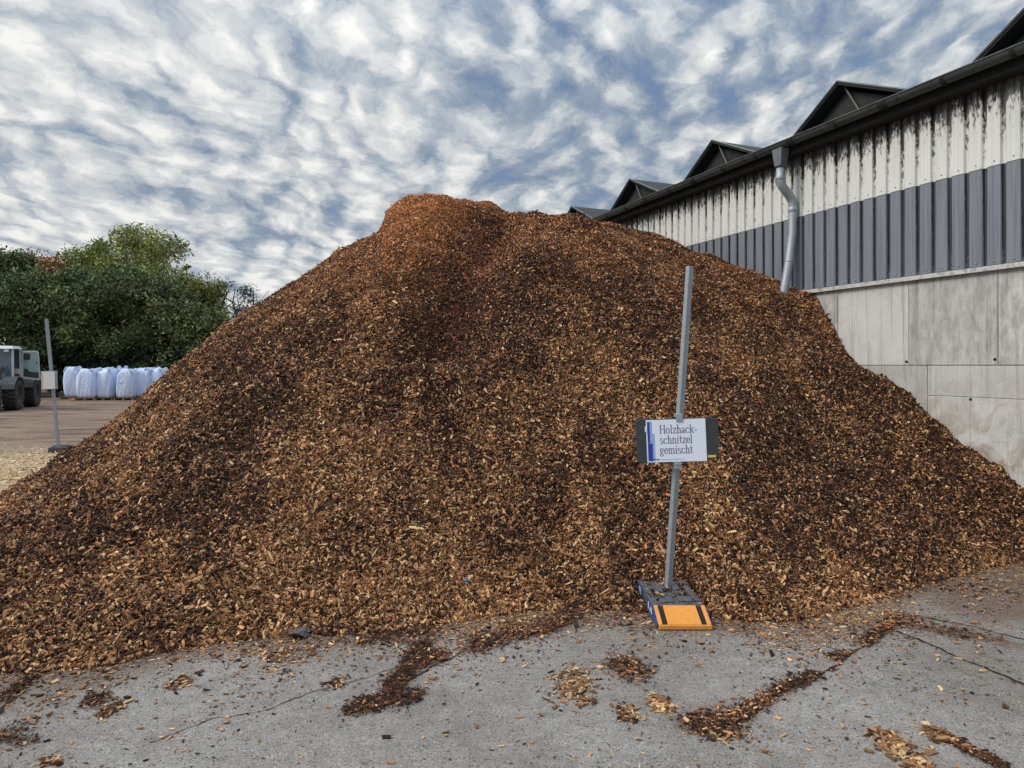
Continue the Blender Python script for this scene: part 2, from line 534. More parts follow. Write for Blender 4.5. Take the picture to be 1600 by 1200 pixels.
M['rag'] = worn('crumpled_plastic', (0.07, 0.075, 0.08), 0.5, 0, 0.4, 20)
M['blue_bit'] = worn('blue_plastic', (0.02, 0.22, 0.55), 0.4, 0, 0.2, 20)


def _bag(k, b):
    oc = k.n('ShaderNodeTexCoord').outputs['Object']
    n = k.noise(k.mapping(oc, sc=(1.6, 1.6, 0.5)), 3.0, 5, 0.6, 0.6)
    w = k.n('ShaderNodeTexWave', {'Vector': oc, 'Scale': 1.2, 'Distortion': 9.0, 'Detail': 3.0}, bands_direction='X').outputs[0]
    c = k.mix(n, (0.50, 0.62, 0.88), (0.70, 0.80, 0.97))
    setin(k, b, Base_Color=c, Roughness=0.6, Specular_IOR_Level=0.3)
    bump(k, b, k.math('ADD', n, k.math('MULTIPLY', w, 0.25)), 0.7, 0.06)


M['bag'] = mat('woven_white_bag', _bag)

# ------------------------------------------------------------------ the pile: height field
CTRL = np.array([
    (-6.223, 8.3, 0.386), (-8.622, 11.5, -0.6), (-5.773, 8.8, 0.919), (-7.873, 12, -0.581), (-5.23, 9.3, 1.471), (-7.029, 12.5, -0.029),
    (-4.592, 9.8, 2.115), (-6.092, 13, 0.615), (-3.786, 10.1, 2.755), (-4.986, 13.3, 1.255), (-3.379, 10.3, 3.06), (-4.428, 13.5, 1.56),
    (-2.68, 11, 3.878), (-3.46, 14.2, 2.378), (-2.099, 11.2, 4.186), (-2.699, 14.4, 2.686), (-1.694, 11.3, 4.343), (-2.174, 14.5, 2.843),
    (-1.078, 11.5, 4.483), (-1.378, 14.7, 2.983), (-0.442, 11.8, 4.593), (-0.562, 15, 3.093), (0.6, 12.8, 4.793), (0.75, 16, 3.293),
    (1.293, 13.8, 4.899), (1.593, 17, 3.399), (1.942, 14.8, 5.057), (2.362, 18, 3.557), (-3.825, 4.436, 0), (-3.825, 3.736, -0.42),
    (-3.291, 4.39, 0), (-3.291, 3.69, -0.42), (-2.703, 4.436, 0), (-2.703, 3.736, -0.42), (-2.231, 4.761, 0), (-2.231, 4.061, -0.42),
    (-1.629, 4.966, 0), (-1.629, 4.266, -0.42), (-0.949, 5.062, 0), (-0.949, 4.362, -0.42), (-0.491, 5.241, 0), (-0.491, 4.541, -0.42),
    (0, 5.418, 0), (0, 4.718, -0.42), (0.772, 5.49, 0), (0.772, 4.79, -0.42), (1.496, 5.321, 0), (1.496, 4.621, -0.42),
    (1.965, 5.241, 0), (1.965, 4.541, -0.42), (2.539, 5.418, 0), (2.539, 4.718, -0.42), (3.305, 5.878, 0), (3.305, 5.178, -0.42),
    (4.03, 6.324, 0), (4.03, 5.624, -0.42), (5.183, 6.912, 0), (5.183, 6.212, -0.42), (6.547, 7.594, 0), (6.547, 6.894, -0.42),
    (5.697, 7.599, 0.533), (5.424, 8.268, 0.912), (5.168, 8.895, 1.5), (4.988, 9.337, 1.827), (4.788, 9.825, 2.189), (4.567, 10.368, 2.737),
    (4.33, 10.948, 3.109), (3.982, 11.801, 3.565), (3.443, 13.12, 4.053), (2.769, 14.772, 4.802), (-9.5, 9, -0.8), (-10, 11, -0.9),
    (-5.9, 6.6, -0.02), (-5, 5.3, -0.02),
])


def tps_fit(P, lam=0.02):
    n = len(P)
    d = np.hypot(P[:, None, 0] - P[None, :, 0], P[:, None, 1] - P[None, :, 1])
    K = np.where(d > 0, d * d * np.log(d + 1e-9), 0) + lam * np.eye(n)
    T = np.c_[np.ones(n), P[:, :2]]
    A = np.zeros((n + 3, n + 3))
    A[:n, :n] = K; A[:n, n:] = T; A[n:, :n] = T.T
    return np.linalg.solve(A, np.r_[P[:, 2], 0, 0, 0])


TW = tps_fit(CTRL)
GX = np.arange(-9.6, 6.9, 0.05)
GY = np.arange(3.6, 19.0, 0.05)
XX, YY = np.meshgrid(GX, GY)                    # [iy, ix]
H = TW[-3] + TW[-2] * XX + TW[-1] * YY
for (cx, cy, _z), wgt in zip(CTRL, TW[:-3]):
    d2 = (XX - cx) ** 2 + (YY - cy) ** 2
    H = H + wgt * 0.5 * d2 * np.log(d2 + 1e-9)
# fresh steep knob at the crest, with a sheer left side
left_edge = -2.06 + 0.10 * (fbm(XX, YY, 2.2, 3) - 0.5) + 0.16 * np.clip(10.6 - YY, 0, 3)
ridge = XX - (-0.82 - 0.46 * (10.9 - YY)) + 0.25 * (fbm(XX, YY, 1.5, 3) - 0.5)
knob = sstep(0, 0.16, XX - left_edge) * (1 - sstep(-0.15, 0.55, ridge)) * sstep(8.9, 10.6, YY) * (1 - sstep(12.4, 13.4, YY))
H = H + 0.27 * knob * (1 - 0.6 * sstep(-1.5, -0.6, XX))
H = H - 0.20 * sstep(-0.5, 0.3, XX) * sstep(10.6, 12.0, YY) * (1 - sstep(2.2, 3.2, XX))
H = H - 0.20 * np.exp(-((XX + 5.7) / 1.3) ** 2 - ((YY - 8.7) / 1.8) ** 2)
# slide gully below it, and the lip of loose chips where it ends
gd = seg_dist(XX, YY, [(-0.32, 10.35), (-0.50, 9.5), (-0.72, 8.7), (-0.92, 7.9)])
H = H - 0.42 * np.exp(-(gd / 0.40) ** 2)
H = H + 0.17 * np.exp(-(((XX + 0.75) / 0.6) ** 2 + ((YY - 7.3) / 0.35) ** 2))
# ridge to the right of the gully and bumps along the wall
rd = seg_dist(XX, YY, [(0.9, 10.6), (1.6, 9.4), (2.2, 8.2)])
H = H + 0.13 * np.exp(-(rd / 0.6) ** 2)
H = H + 0.20 * np.exp(-(((XX - 4.75) / 0.42) ** 2 + ((YY - 10.35) / 0.40) ** 2))
H = H - 0.16 * np.exp(-(((XX - 4.75) / 0.5) ** 2 + ((YY - 9.45) / 0.34) ** 2))
H = H + 0.16 * np.exp(-(((XX - 4.5) / 0.5) ** 2 + ((YY - 8.7) / 0.4) ** 2))
mask = sstep(-0.1, 0.5, H)
H = H + mask * (0.34 * (fbm(XX, YY, 0.75, 3) - 0.5) + 0.24 * (fbm(XX + 9, YY, 1.9, 3) - 0.5) + 0.11 * (fbm(XX, YY + 5, 6.0, 3) - 0.5))
H = H + (1 - mask) * 0.10 * (fbm(XX + 3, YY, 1.8, 4) - 0.5)


# the sign's foot stands clear on the asphalt; chips lie against its sides
fd = np.hypot(np.maximum(0, np.abs(XX - 1.277) - 0.20), np.maximum(0, np.maximum(4.9 - YY, YY - 5.84)))
H = np.minimum(H, -0.02 + 1.1 * fd)


def hsample(x, y, F=H):
    fx = np.clip((x - GX[0]) / 0.05, 0, len(GX) - 1.001); fy = np.clip((y - GY[0]) / 0.05, 0, len(GY) - 1.001)
    ix = fx.astype(int); iy = fy.astype(int)
    tx = fx - ix; ty = fy - iy
    return (F[iy, ix] * (1 - tx) + F[iy, ix + 1] * tx) * (1 - ty) + (F[iy + 1, ix] * (1 - tx) + F[iy + 1, ix + 1] * tx) * ty


def grid_mesh(name, xs, ys, Z, keep, mats, parent=None, smooth=True, col=None):
    ny, nx = Z.shape
    Xg, Yg = np.meshgrid(xs, ys)
    V = np.c_[Xg.ravel(), Yg.ravel(), Z.ravel()]
    idx = np.arange(ny * nx).reshape(ny, nx)
    q = np.stack([idx[:-1, :-1], idx[:-1, 1:], idx[1:, 1:], idx[1:, :-1]], -1)
    if keep is not None:
        kq = keep[:-1, :-1] | keep[:-1, 1:] | keep[1:, 1:] | keep[1:, :-1]
        q = q[kq]
    q = q.reshape(-1, 4)
    used = np.unique(q)
    remap = np.zeros(ny * nx, int); remap[used] = np.arange(len(used))
    q = remap[q]
    return raw_mesh(name, V[used], q, np.arange(len(q)) * 4, mats, parent, smooth, None if col is None else col.reshape(-1, 3)[used])


WALL_A = 8.8
WD = np.array([-0.378, 0.926])                   # along the barn wall, away from the camera
wall_side = (WALL_A - XX) * 0.926 - YY * 0.378     # distance in front of the wall
keep = (H > -0.03) & (wall_side > -0.12)
pile = empty('wood_chip_pile', (0, 8.5, 0))
tag(pile, 'huge brown mound of wood chips heaped against the concrete barn wall', 'wood pile')
pile_bed = grid_mesh('chip_bed', GX, GY - 8.5, np.maximum(H, -0.05), keep, [M['pile']], pile)


def chip_mesh(name, P, N, L, Wd, T, colr, tilt, mats, parent=None, rng=RNG):
    """n little split wedges of wood lying on a surface, one closed six-sided body each"""
    n = len(P)
    a = rng.uniform(0, 2 * np.pi, n)
    ref = np.where(np.abs(N[:, 2:3]) > 0.9, np.array([[1.0, 0, 0]]), np.array([[0, 0, 1.0]]))
    t1 = np.cross(ref, N); t1 /= np.linalg.norm(t1, axis=1, keepdims=True)
    t2 = np.cross(N, t1)
    u = t1 * np.cos(a)[:, None] + t2 * np.sin(a)[:, None]
    w = np.cross(N, u)
    ta = rng.normal(0, tilt, n); tb = rng.normal(0, tilt * 1.3, n)
    u2 = u * np.cos(ta)[:, None] + N * np.sin(ta)[:, None]
    n2 = N * np.cos(ta)[:, None] - u * np.sin(ta)[:, None]
    w2 = w * np.cos(tb)[:, None] + n2 * np.sin(tb)[:, None]
    n3 = n2 * np.cos(tb)[:, None] - w * np.sin(tb)[:, None]
    sg = np.array([[-1, -1, -1], [1, -1, -1], [1, 1, -1], [-1, 1, -1], [-1, -1, 1], [1, -1, 1], [1, 1, 1], [-1, 1, 1]], float)
    jit = rng.uniform(0.55, 1.1, (n, 4, 2))
    V = np.empty((n, 8, 3), np.float32)
    for i in range(8):
        sx, sy, sz = sg[i]
        j = jit[:, i % 4]
        V[:, i] = P + u2 * (sx * L * 0.5 * j[:, 0])[:, None] + w2 * (sy * Wd * 0.5 * j[:, 1])[:, None] + n3 * (sz * T * 0.5 + sx * sx * 0)[:, None]
    F = np.array([[3, 2, 1, 0], [4, 5, 6, 7], [0, 1, 5, 4], [1, 2, 6, 5], [2, 3, 7, 6], [3, 0, 4, 7]])
    loops = (np.arange(n)[:, None, None] * 8 + F[None]).reshape(-1)
    return raw_mesh(name, V.reshape(-1, 3), loops, np.arange(n * 6) * 4, mats, parent, False, np.repeat(colr, 8, axis=0))


def chip_tones(x, y, n, pale=1.0, red=None, rng=RNG):
    dark = np.array([0.028, 0.014, 0.008]); mid = np.array([0.145, 0.067, 0.031])
    tan = np.array([0.36, 0.182, 0.078]); light = np.array([0.70, 0.46, 0.235])
    wet = 0.6 * fbm(x, y, 1.1, 3) + 0.4 * fbm(x + 31, y * 0.8 + 7, 3.4, 3)
    wet = np.clip((wet - 0.49) * 5.0 + 0.5, 0, 1)             # damp patches hold more dark bark
    pd = (0.17 + 0.40 * wet) / np.maximum(pale, 0.6); pm = np.full(n, 0.33)
    pt = (0.34 - 0.20 * wet) * pale; pl = (0.175 - 0.10 * wet) * pale
    tot = pd + pm + pt + pl
    r = rng.random(n) * tot
    c = np.where((r < pd)[:, None], dark, np.where((r < pd + pm)[:, None], mid, np.where((r < pd + pm + pt)[:, None], tan, light)))
    c = c * rng.lognormal(0, 0.36, (n, 1)) * (1 + rng.normal(0, 0.03, (n, 3)))
    if red is not None:
        c = c * (1 + red[:, None] * np.array([0.25, -0.06, -0.15]))
    c = c / np.maximum(1, c.max(axis=1, keepdims=True) / 0.78)
    return np.clip(c, 0.004, 0.78)


# chips on every part of the mound that can be seen from in front of it
gy, gx = np.gradient(H, 0.05)
nl = np.sqrt(1 + gx ** 2 + gy ** 2)
view = np.stack([-XX, -YY, EYE - H], -1)
view /= np.linalg.norm(view, axis=-1, keepdims=True)
facing = (-gx * view[..., 0] - gy * view[..., 1] + view[..., 2]) / nl
ok = (H > -0.035) & (wall_side > 0.01) & (facing > -0.30) & (YY < 17)
dist = np.hypot(XX, YY)
wgt = np.where(ok, nl, 0) * np.where(dist < 7, 1.25, 1.0)
NCH = 1000000
cdf = np.cumsum(wgt.ravel()); cdf /= cdf[-1]
ci = np.searchsorted(cdf, RNG.random(NCH))
iy, ix = np.unravel_index(ci, H.shape)
px = GX[ix] + RNG.uniform(-0.025, 0.025, NCH); py = GY[iy] + RNG.uniform(-0.025, 0.025, NCH)
pz = hsample(px, py)
nx_, ny_ = -hsample(px, py, gx), -hsample(px, py, gy)
Nn = np.c_[nx_, ny_, np.ones(NCH)]; Nn /= np.linalg.norm(Nn, axis=1, keepdims=True)
Lc = np.clip(RNG.lognormal(math.log(0.0245), 0.52, NCH), 0.010, 0.15)
Lc = Lc * (1 - 0.22 * sstep(1.2, 3.6, pz))
asp = RNG.uniform(0.14, 0.60, NCH)
Wc = np.clip(Lc * asp, 0.0045, 0.027)
Tc = np.clip(Wc * RNG.uniform(0.18, 0.5, NCH), 0.003, 0.012)
foot_l = sstep(0.7, 0.0, pz) * sstep(0.5, -3.0, px)
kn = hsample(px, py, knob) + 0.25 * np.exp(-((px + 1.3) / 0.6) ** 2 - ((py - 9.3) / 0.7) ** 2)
pale = 1.0 + 0.7 * foot_l + 0.35 * sstep(0.8, 0.0, pz)
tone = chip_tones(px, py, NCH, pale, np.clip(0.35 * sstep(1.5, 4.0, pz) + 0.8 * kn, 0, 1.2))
gul = np.exp(-(hsample(px, py, gd) / 0.40) ** 2) * sstep(7.7, 8.3, py)
tone = np.array([0.95, 0.90, 0.88]) * tone * (1 - 0.34 * gul[:, None] * np.array([0.8, 1.1, 1.0]))      # damp chips exposed in the slide
sunlit_wash = 0.5 * kn[:, None] * np.array([0.62, 0.30, 0.12])  # sunlight painted on the knob's left facet, over its fresher orange chips
tone = tone * (1 - 0.35 * np.clip(kn, 0, 1)[:, None]) + sunlit_wash * 0.85 * RNG.lognormal(0, 0.3, (NCH, 1))
lift = np.minimum(pz, 0.0)
P = np.c_[px, py - 8.5, np.maximum(pz, 0.004) + Tc * 0.5 + RNG.uniform(-0.006, 0.018, NCH)]
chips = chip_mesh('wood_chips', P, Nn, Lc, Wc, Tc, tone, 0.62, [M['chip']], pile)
tag(chips, kind='stuff')

# ------------------------------------------------------------------ ground: one sheet to the horizon
def spaced(segs):
    out = []
    for a, b, st in segs:
        out += list(np.arange(a, b, st))
    return np.array(out + [segs[-1][1]])


gxs = spaced([(-900, -150, 75), (-150, -40, 10), (-40, -14, 1.0), (-14, -5, 0.2), (-5, 7, 0.045), (7, 14, 0.35), (14, 40, 4), (40, 150, 22), (150, 900, 75)])
gys = spaced([(-300, -20, 40), (-20, 2.4, 1.0), (2.4, 8, 0.045), (8, 18, 0.25), (18, 50, 1.0), (50, 150, 10), (150, 2000, 100)])
Xg, Yg = np.meshgrid(gxs, gys)
soil = sstep(-4.6, -6.6, Xg + 0.6 * (fbm(Xg, Yg, 0.6, 3) - 0.5) - 0.0 * Yg) * sstep(5.0, 7.0, Yg)
soil = np.maximum(soil, sstep(16, 22, Yg))
Hg = np.where((Xg > GX[0]) & (Xg < GX[-1]) & (Yg > GY[0]) & (Yg < GY[-1]), hsample(Xg, Yg), -3.0)
dust = sstep(-0.42, 0.0, Hg + 0.25 * (fbm(Xg, Yg, 2.5, 4) - 0.5)) * 0.85
dust = np.maximum(dust, 0.85 * sstep(2.9, 3.8, Xg) * sstep(4.85, 5.5, Yg + 0.25 * (Xg - 4.0) + 0.9 * (fbm(Xg, Yg, 1.1, 4) - 0.5)) * sstep(9, 7.5, Yg))
dust = np.maximum(dust, 0.9 * sstep(-2.7, -3.3, Xg + 1.2 * (fbm(Xg, Yg, 1.6, 4) - 0.5)) * sstep(4.05, 4.4, Yg + 0.7 * (fbm(Xg + 4, Yg, 2.2, 4) - 0.5)))
saw = sstep(4.2, 1.2, np.hypot((Xg + 9.8) / 1.0, (Yg - 11.6) / 1.7) + 1.3 * (fbm(Xg, Yg, 1.0, 4) - 0.5)) * 0.85

# clumps of chips swept or dropped on the asphalt: strokes and blots read off the photograph as plan points
CL = [([(548, 1108), (600, 1096), (655, 1086)], 9, 480, 1), ([(606, 1084), (640, 1040), (658, 1012), (668, 1004)], 11, 620, 1),
      ([(655, 1034), (690, 1024)], 8, 240, 1), ([(735, 1012), (790, 990), (832, 986), (900, 962)], 13, 950, 1),
      ([(560, 1004), (606, 992), (680, 985)], 9, 300, 1), ([(966, 1040), (1000, 1046)], 15, 240, 1), ([(890, 1066), (905, 1078)], 17, 230, 2),
      ([(1022, 1098), (1044, 1104)], 8, 180, 2), ([(978, 1118)], 9, 70, 2), ([(1076, 1132), (1110, 1134), (1150, 1120)], 12, 420, 1),
      ([(1150, 1122), (1190, 1096), (1230, 1072), (1276, 1054)], 7, 480, 1), ([(1345, 1006), (1392, 976), (1425, 962)], 7, 300, 1), ([(1300, 1030), (1322, 1020)], 5, 70, 1),
      ([(1385, 1160), (1408, 1172)], 15, 190, 2), ([(1435, 1192), (1452, 1200)], 10, 110, 2), ([(1450, 1148), (1480, 1150)], 8, 110, 2), ([(1490, 1158), (1530, 1180), (1566, 1196)], 7, 220, 1),
      ([(268, 1072), (292, 1064)], 8, 90, 2), ([(140, 1088), (160, 1096)], 9, 80, 1), ([(165, 1112), (185, 1104)], 9, 90, 2), ([(425, 1028), (445, 1024)], 8, 90, 2),
      ([(0, 1145), (40, 1160)], 9, 70, 1), ([(10, 1092), (30, 1070), (60, 1050)], 9, 160, 1), ([(1405, 972), (1470, 985), (1560, 1000)], 14, 160, 1),
      ([(515, 1070), (535, 1064)], 8, 40, 2), ([(95, 1195), (60, 1190)], 6, 24, 2), ([(1090, 1145), (1175, 1150)], 10, 60, 2), ([(860, 1085), (935, 1052)], 16, 70, 2)]
sx_, sy_, st_, sl_ = [], [], [], []
for pts, wpx, n, kd in CL:
    g = [ground_pt(*p) for p in pts]
    if len(g) == 1: g = [g[0], (g[0][0] + 0.01, g[0][1])]
    wm = wpx / FPX * g[0][1]
    seglen = [math.dist(a, b) for a, b in zip(g[:-1], g[1:])]
    for _ in range(int(n * (3.0 if kd == 1 else 1.9))):
        i = random.choices(range(len(seglen)), seglen)[0]
        t = random.random()
        x = g[i][0] + (g[i + 1][0] - g[i][0]) * t; y = g[i][1] + (g[i + 1][1] - g[i][1]) * t
        r_ = random.gauss(0, 1)
        x += wm * random.gauss(0, 0.9); y += wm * 1.9 * random.gauss(0, 0.9)
        sx_.append(x); sy_.append(y); st_.append(kd); sl_.append(random.lognormvariate(math.log(0.014 if kd == 1 else 0.022), 0.5))
    if kd == 1:
        dd = seg_dist(Xg, Yg / 1.0, g)
        dust = np.maximum(dust, 0.97 * sstep(wm * 2.3, wm * 0.6, dd + wm * 2.2 * (fbm(Xg, Yg, 7.0, 4) - 0.5)))
grd = grid_mesh('ground', gxs, gys, np.zeros_like(Xg), None, [M['ground']], None, True, np.stack([soil, dust, saw], -1))
tag(grd, kind='structure')

# thin litter everywhere, thicker towards the foot of the mound
NL = 42000
cx = RNG.uniform(-4.8, 7.0, NL * 6); cy = RNG.uniform(2.9, 7.6, NL * 6)
hh = hsample(cx, cy)
pr = 0.04 + 2.6 * np.exp(np.clip(hh, -3, 0) / 0.15) * 1.0 + 0.20 * sstep(-2.2, -3.6, cx) + 0.25 * sstep(4.0, 5.2, cx) * sstep(5.2, 6.2, cy)
pr *= 0.35 + 1.3 * sstep(0.4, 0.7, fbm(cx, cy, 1.9, 4))
kk = (RNG.random(NL * 6) < pr * 0.8) & (hh < 0.03) & ((WALL_A - cx) * 0.926 - cy * 0.378 > 0.05)
sx_ = np.r_[sx_, cx[kk]]; sy_ = np.r_[sy_, cy[kk]]; nk = int(kk.sum())
st_ = np.r_[st_, np.full(nk, 3)]; sl_ = np.r_[sl_, RNG.lognormal(math.log(0.013), 0.55, nk)]
n = len(sx_)
sl_ = np.clip(sl_, 0.006, 0.08)
tone = chip_tones(sx_, sy_, n, np.where(st_ == 1, 0.55, np.where(st_ == 2, 1.6, 2.2)), np.where(st_ == 1, 0.35, 0.0))
tone = tone * 0.85
Wl = np.clip(sl_ * RNG.uniform(0.18, 0.55, n), 0.004, 0.028); Tl = np.clip(Wl * 0.35, 0.002, 0.008)
lift = np.where(st_ == 1, RNG.uniform(0.0, 0.010, n), 0.0)
zz_ = Tl * 0.5 + 0.003 + lift
onf = (np.abs(sx_ - 1.277) < 0.2) & (sy_ > 5.02) & (sy_ < 5.83)       # some lie on the sign's foot
onf_drop = onf & ((sy_ < 5.22) | (RNG.random(n) > 0.3))
zz_ = np.where(onf_drop, -0.05, zz_)
zz_ = np.where(onf & ~onf_drop, np.where(sy_ > 5.22, 0.122, 0.05 + (sy_ - 5.03) * 0.42), zz_)
litter = chip_mesh('scattered_wood_chips', np.c_[sx_, sy_, zz_], np.tile([0, 0, 1.0], (n, 1)), sl_, Wl, Tl, tone, 0.16, [M['chip']])
tag(litter, 'loose wood chips strewn over the grey asphalt in front of the mound', 'wood chips', kind='stuff')

# pale shavings in the yard to the left
NS = 14000
ax = RNG.normal(-9.3, 1.5, NS); ay = RNG.normal(11.2, 2.3, NS)
hh = np.where((ax > GX[0]), hsample(ax, ay), -1)
kk = (hh < 0.05) & (RNG.random(NS) < 0.4 + 0.9 * sstep(0.4, 0.62, fbm(ax, ay, 1.1, 4))) & (ay > 6)
ax, ay = ax[kk], ay[kk]; n = len(ax)
cS = np.array([0.58, 0.42, 0.25]) * RNG.lognormal(0, 0.3, (n, 1))
Ls = np.clip(RNG.lognormal(math.log(0.045), 0.4, n), 0.015, 0.12)
shav = chip_mesh('pale_wood_shavings', np.c_[ax, ay, np.full(n, 0.006)], np.tile([0, 0, 1.0], (n, 1)), Ls, Ls * 0.5, np.full(n, 0.006), np.clip(cS, 0, 0.8), 0.25, [M['chip']])
tag(shav, 'pale fresh wood shavings spread over the yard left of the mound', 'wood shavings', kind='stuff')


# cracks in the asphalt: narrow ragged strips of dirt
def crack(pts, w0, w1, seed):
    r = random.Random(seed)
    g = [Vector((*ground_pt(*p), 0)) for p in pts]
    line = []
    for a, b in zip(g[:-1], g[1:]):
        m = max(2, int((b - a).length / 0.035))
        for i in range(m):
            line.append(a.lerp(b, i / m))
    line.append(g[-1])
    out, off = MB(), 0.0
    L, R = [], []
    for i, p in enumerate(line):
        t = (line[min(i + 1, len(line) - 1)] - line[max(i - 1, 0)]).normalized()
        nrm = Vector((-t.y, t.x, 0))
        off = off * 0.8 + r.uniform(-0.012, 0.012)
        f = i / (len(line) - 1)
        w = (w0 + (w1 - w0) * f) * r.uniform(0.4, 1.5)
        L.append(p + nrm * (off + w)); R.append(p + nrm * (off - w))
    lv = [out.v((q.x, q.y, 0.004)) for q in L]; rv = [out.v((q.x, q.y, 0.004)) for q in R]
    for i in range(len(lv) - 1):
        out.bm.faces.new([rv[i], rv[i + 1], lv[i + 1], lv[i]])
    o = out.build('pavement_crack', M['crack'])
    tag(o, kind='structure')


crack([(1385, 980), (1450, 1006), (1530, 1040), (1600, 1072), (1660, 1092)], 0.011, 0.009, 1)
crack([(235, 1162), (330, 1126), (420, 1108), (500, 1080), (570, 1062), (700, 1020)], 0.003, 0.0025, 2)
crack([(-40, 1140), (0, 1112), (30, 1085), (62, 1056)], 0.012, 0.02, 3)
crack([(1120, 1140), (1190, 1097), (1290, 1050), (1390, 978)], 0.009, 0.008, 4)
crack([(540, 1112), (640, 1062), (720, 1018), (800, 985)], 0.008, 0.006, 5)
crack([(1430, 962), (1500, 975), (1620, 1005)], 0.006, 0.006, 6)

# ------------------------------------------------------------------ the barn
# local frame: x along the wall away from the camera, y out of the wall towards the yard, z up
barn = empty('storage_barn', (WALL_A, 0, 0), math.atan2(WD[1], WD[0]))
tag(barn, 'long storage barn with cream and grey ribbed cladding above a concrete wall', 'barn')
S0, S1 = -4.0, 31.0
Z_J, Z_C, Z_S, Z_E = 1.95, 3.09, 4.25, 5.22       # joint of the cast rows, foot of the cladding, colour change, eave


def concrete_wall():
    V, Fc, C = [], [], []

    def pan(s0, s1, z0, z1, y1, st, li, y0=-0.30):
        b = len(V)
        e = 0.006
        V.extend([(s0, y0, z0), (s1, y0, z0), (s1, y0, z1), (s0, y0, z1),
                  (s0, y1 - e, z0), (s1, y1 - e, z0), (s1, y1 - e, z1), (s0, y1 - e, z1),
                  (s0 + e, y1, z0 + e), (s1 - e, y1, z0 + e), (s1 - e, y1, z1 - e), (s0 + e, y1, z1 - e)])
        for q in ((0, 1, 2, 3), (4, 5, 1, 0), (6, 7, 3, 2), (5, 6, 2, 1), (7, 4, 0, 3), (8, 9, 5, 4), (9, 10, 6, 5), (10, 11, 7, 6), (11, 8, 4, 7), (11, 10, 9, 8)):
            Fc.append([b + i for i in q])
        C.extend([(st, li, 0)] * 12)
    pan(S0, S1, 0.0, Z_C - 0.01, -0.02, 0.2, 0.30)
    r = random.Random(3)
    g = 0.0032
    s = 8.49 - 1.125 * 12
    while s < S1 - 0.5:
        clean = 9.4 < s < 9.9
        pan(s + g, min(s + 1.125, S1) - g, Z_J + g, Z_C - 0.005, 0.0 + r.uniform(-.003, .003), 0.05 if clean else r.uniform(0.55, 0.95), 1.08 if clean else r.uniform(0.92, 1.04), -0.03)
        s += 1.125
    for s in (9.35 - 2.4 * 6 + 2.4 * i for i in range(15)):
        lo = r.uniform(0.05, 0.3)
        if s < 9.3:
            pan(s + g, s + 2.4 - g, 1.57 + g / 2, Z_J - g, 0.001, lo, r.uniform(0.88, 0.98), -0.03)
            pan(s + g, s + 2.4 - g, 0.0, 1.57 - g / 2, 0.004, lo, r.uniform(0.98, 1.05), -0.03)
        elif s < S1 - 2.4:
            pan(s + g, s + 2.4 - g, 0.0, Z_J - g, 0.002, lo, r.uniform(0.88, 1.0), -0.03)
    loops = np.array(Fc)
    return raw_mesh('concrete_wall', V, loops, np.arange(len(Fc)) * 4, [M['concrete']], barn, False, np.array(C))


concrete_wall()
for s, z in [(8.52, 2.02), (9.64, 2.0), (8.8, 1.545)]:
    mb = MB()
    mb.lathe([(0.006, 0.0045), (0.008, 0.008), (0.016, 0.008), (0.018, 0.0045)], (s, 0.0, z), 'y', 12)
    mb.lathe([(0.0001, 0.0052), (0.006, 0.0052)], (s, 0, z), 'y', 12, 1)
    mb.build('tie_hole', [M['concrete'], M['steel_hole']], barn)


def ribs(name, z0, z1, y_off, m):
    """trapezoidal sheet: wide outer flats, narrow grooves"""
    prof = []
    pitch = 0.2107
    s = S0
    while s < S1:
        prof += [(s, y_off), (s + 0.146, y_off), (s + 0.160, y_off - 0.034), (s + 0.196, y_off - 0.034)]
        s += pitch
    V = []
    zs = np.linspace(z0, z1, 5)
    for z in zs:
        V += [(a, b, z) for a, b in prof]
    n_ = len(prof)
    F_ = []
    for j in range(len(zs) - 1):
        for i in range(n_ - 1):
            F_.append((j * n_ + i + 1, j * n_ + i, (j + 1) * n_ + i, (j + 1) * n_ + i + 1))
    return raw_mesh(name, V, np.array(F_), np.arange(len(F_)) * 4, [m], barn, False)


# the mesh's own y = 0 lies on the outer flats, so the material can read groove depth from it
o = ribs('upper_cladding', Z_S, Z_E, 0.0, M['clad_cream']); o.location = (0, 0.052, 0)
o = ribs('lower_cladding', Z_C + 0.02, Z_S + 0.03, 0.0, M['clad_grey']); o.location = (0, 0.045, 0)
mb = MB(); mb.box(S0, S1, -0.16, 0.004, Z_C, Z_E + 0.1); mb.build('cladding_backing', M['soffit'], barn)
mb = MB()
mb.box(S0, S1, -0.02, 0.075, Z_C - 0.012, Z_C + 0.010)
mb.box(S0, S1, 0.066, 0.075, Z_C - 0.045, Z_C - 0.012)
mb.build('base_flashing', M['flash'], barn)
mb = MB()
s = S0
while s < 22:
    for z in (Z_C + 0.06, Z_S + 0.05):
        mb.lathe([(0.0001, 0.061), (0.009, 0.058), (0.011, 0.050)], (s + 0.064, 0, z), 'y', 6)
    s += 0.2107
tag(mb.build('cladding_screws', M['galv'], barn), kind='stuff')

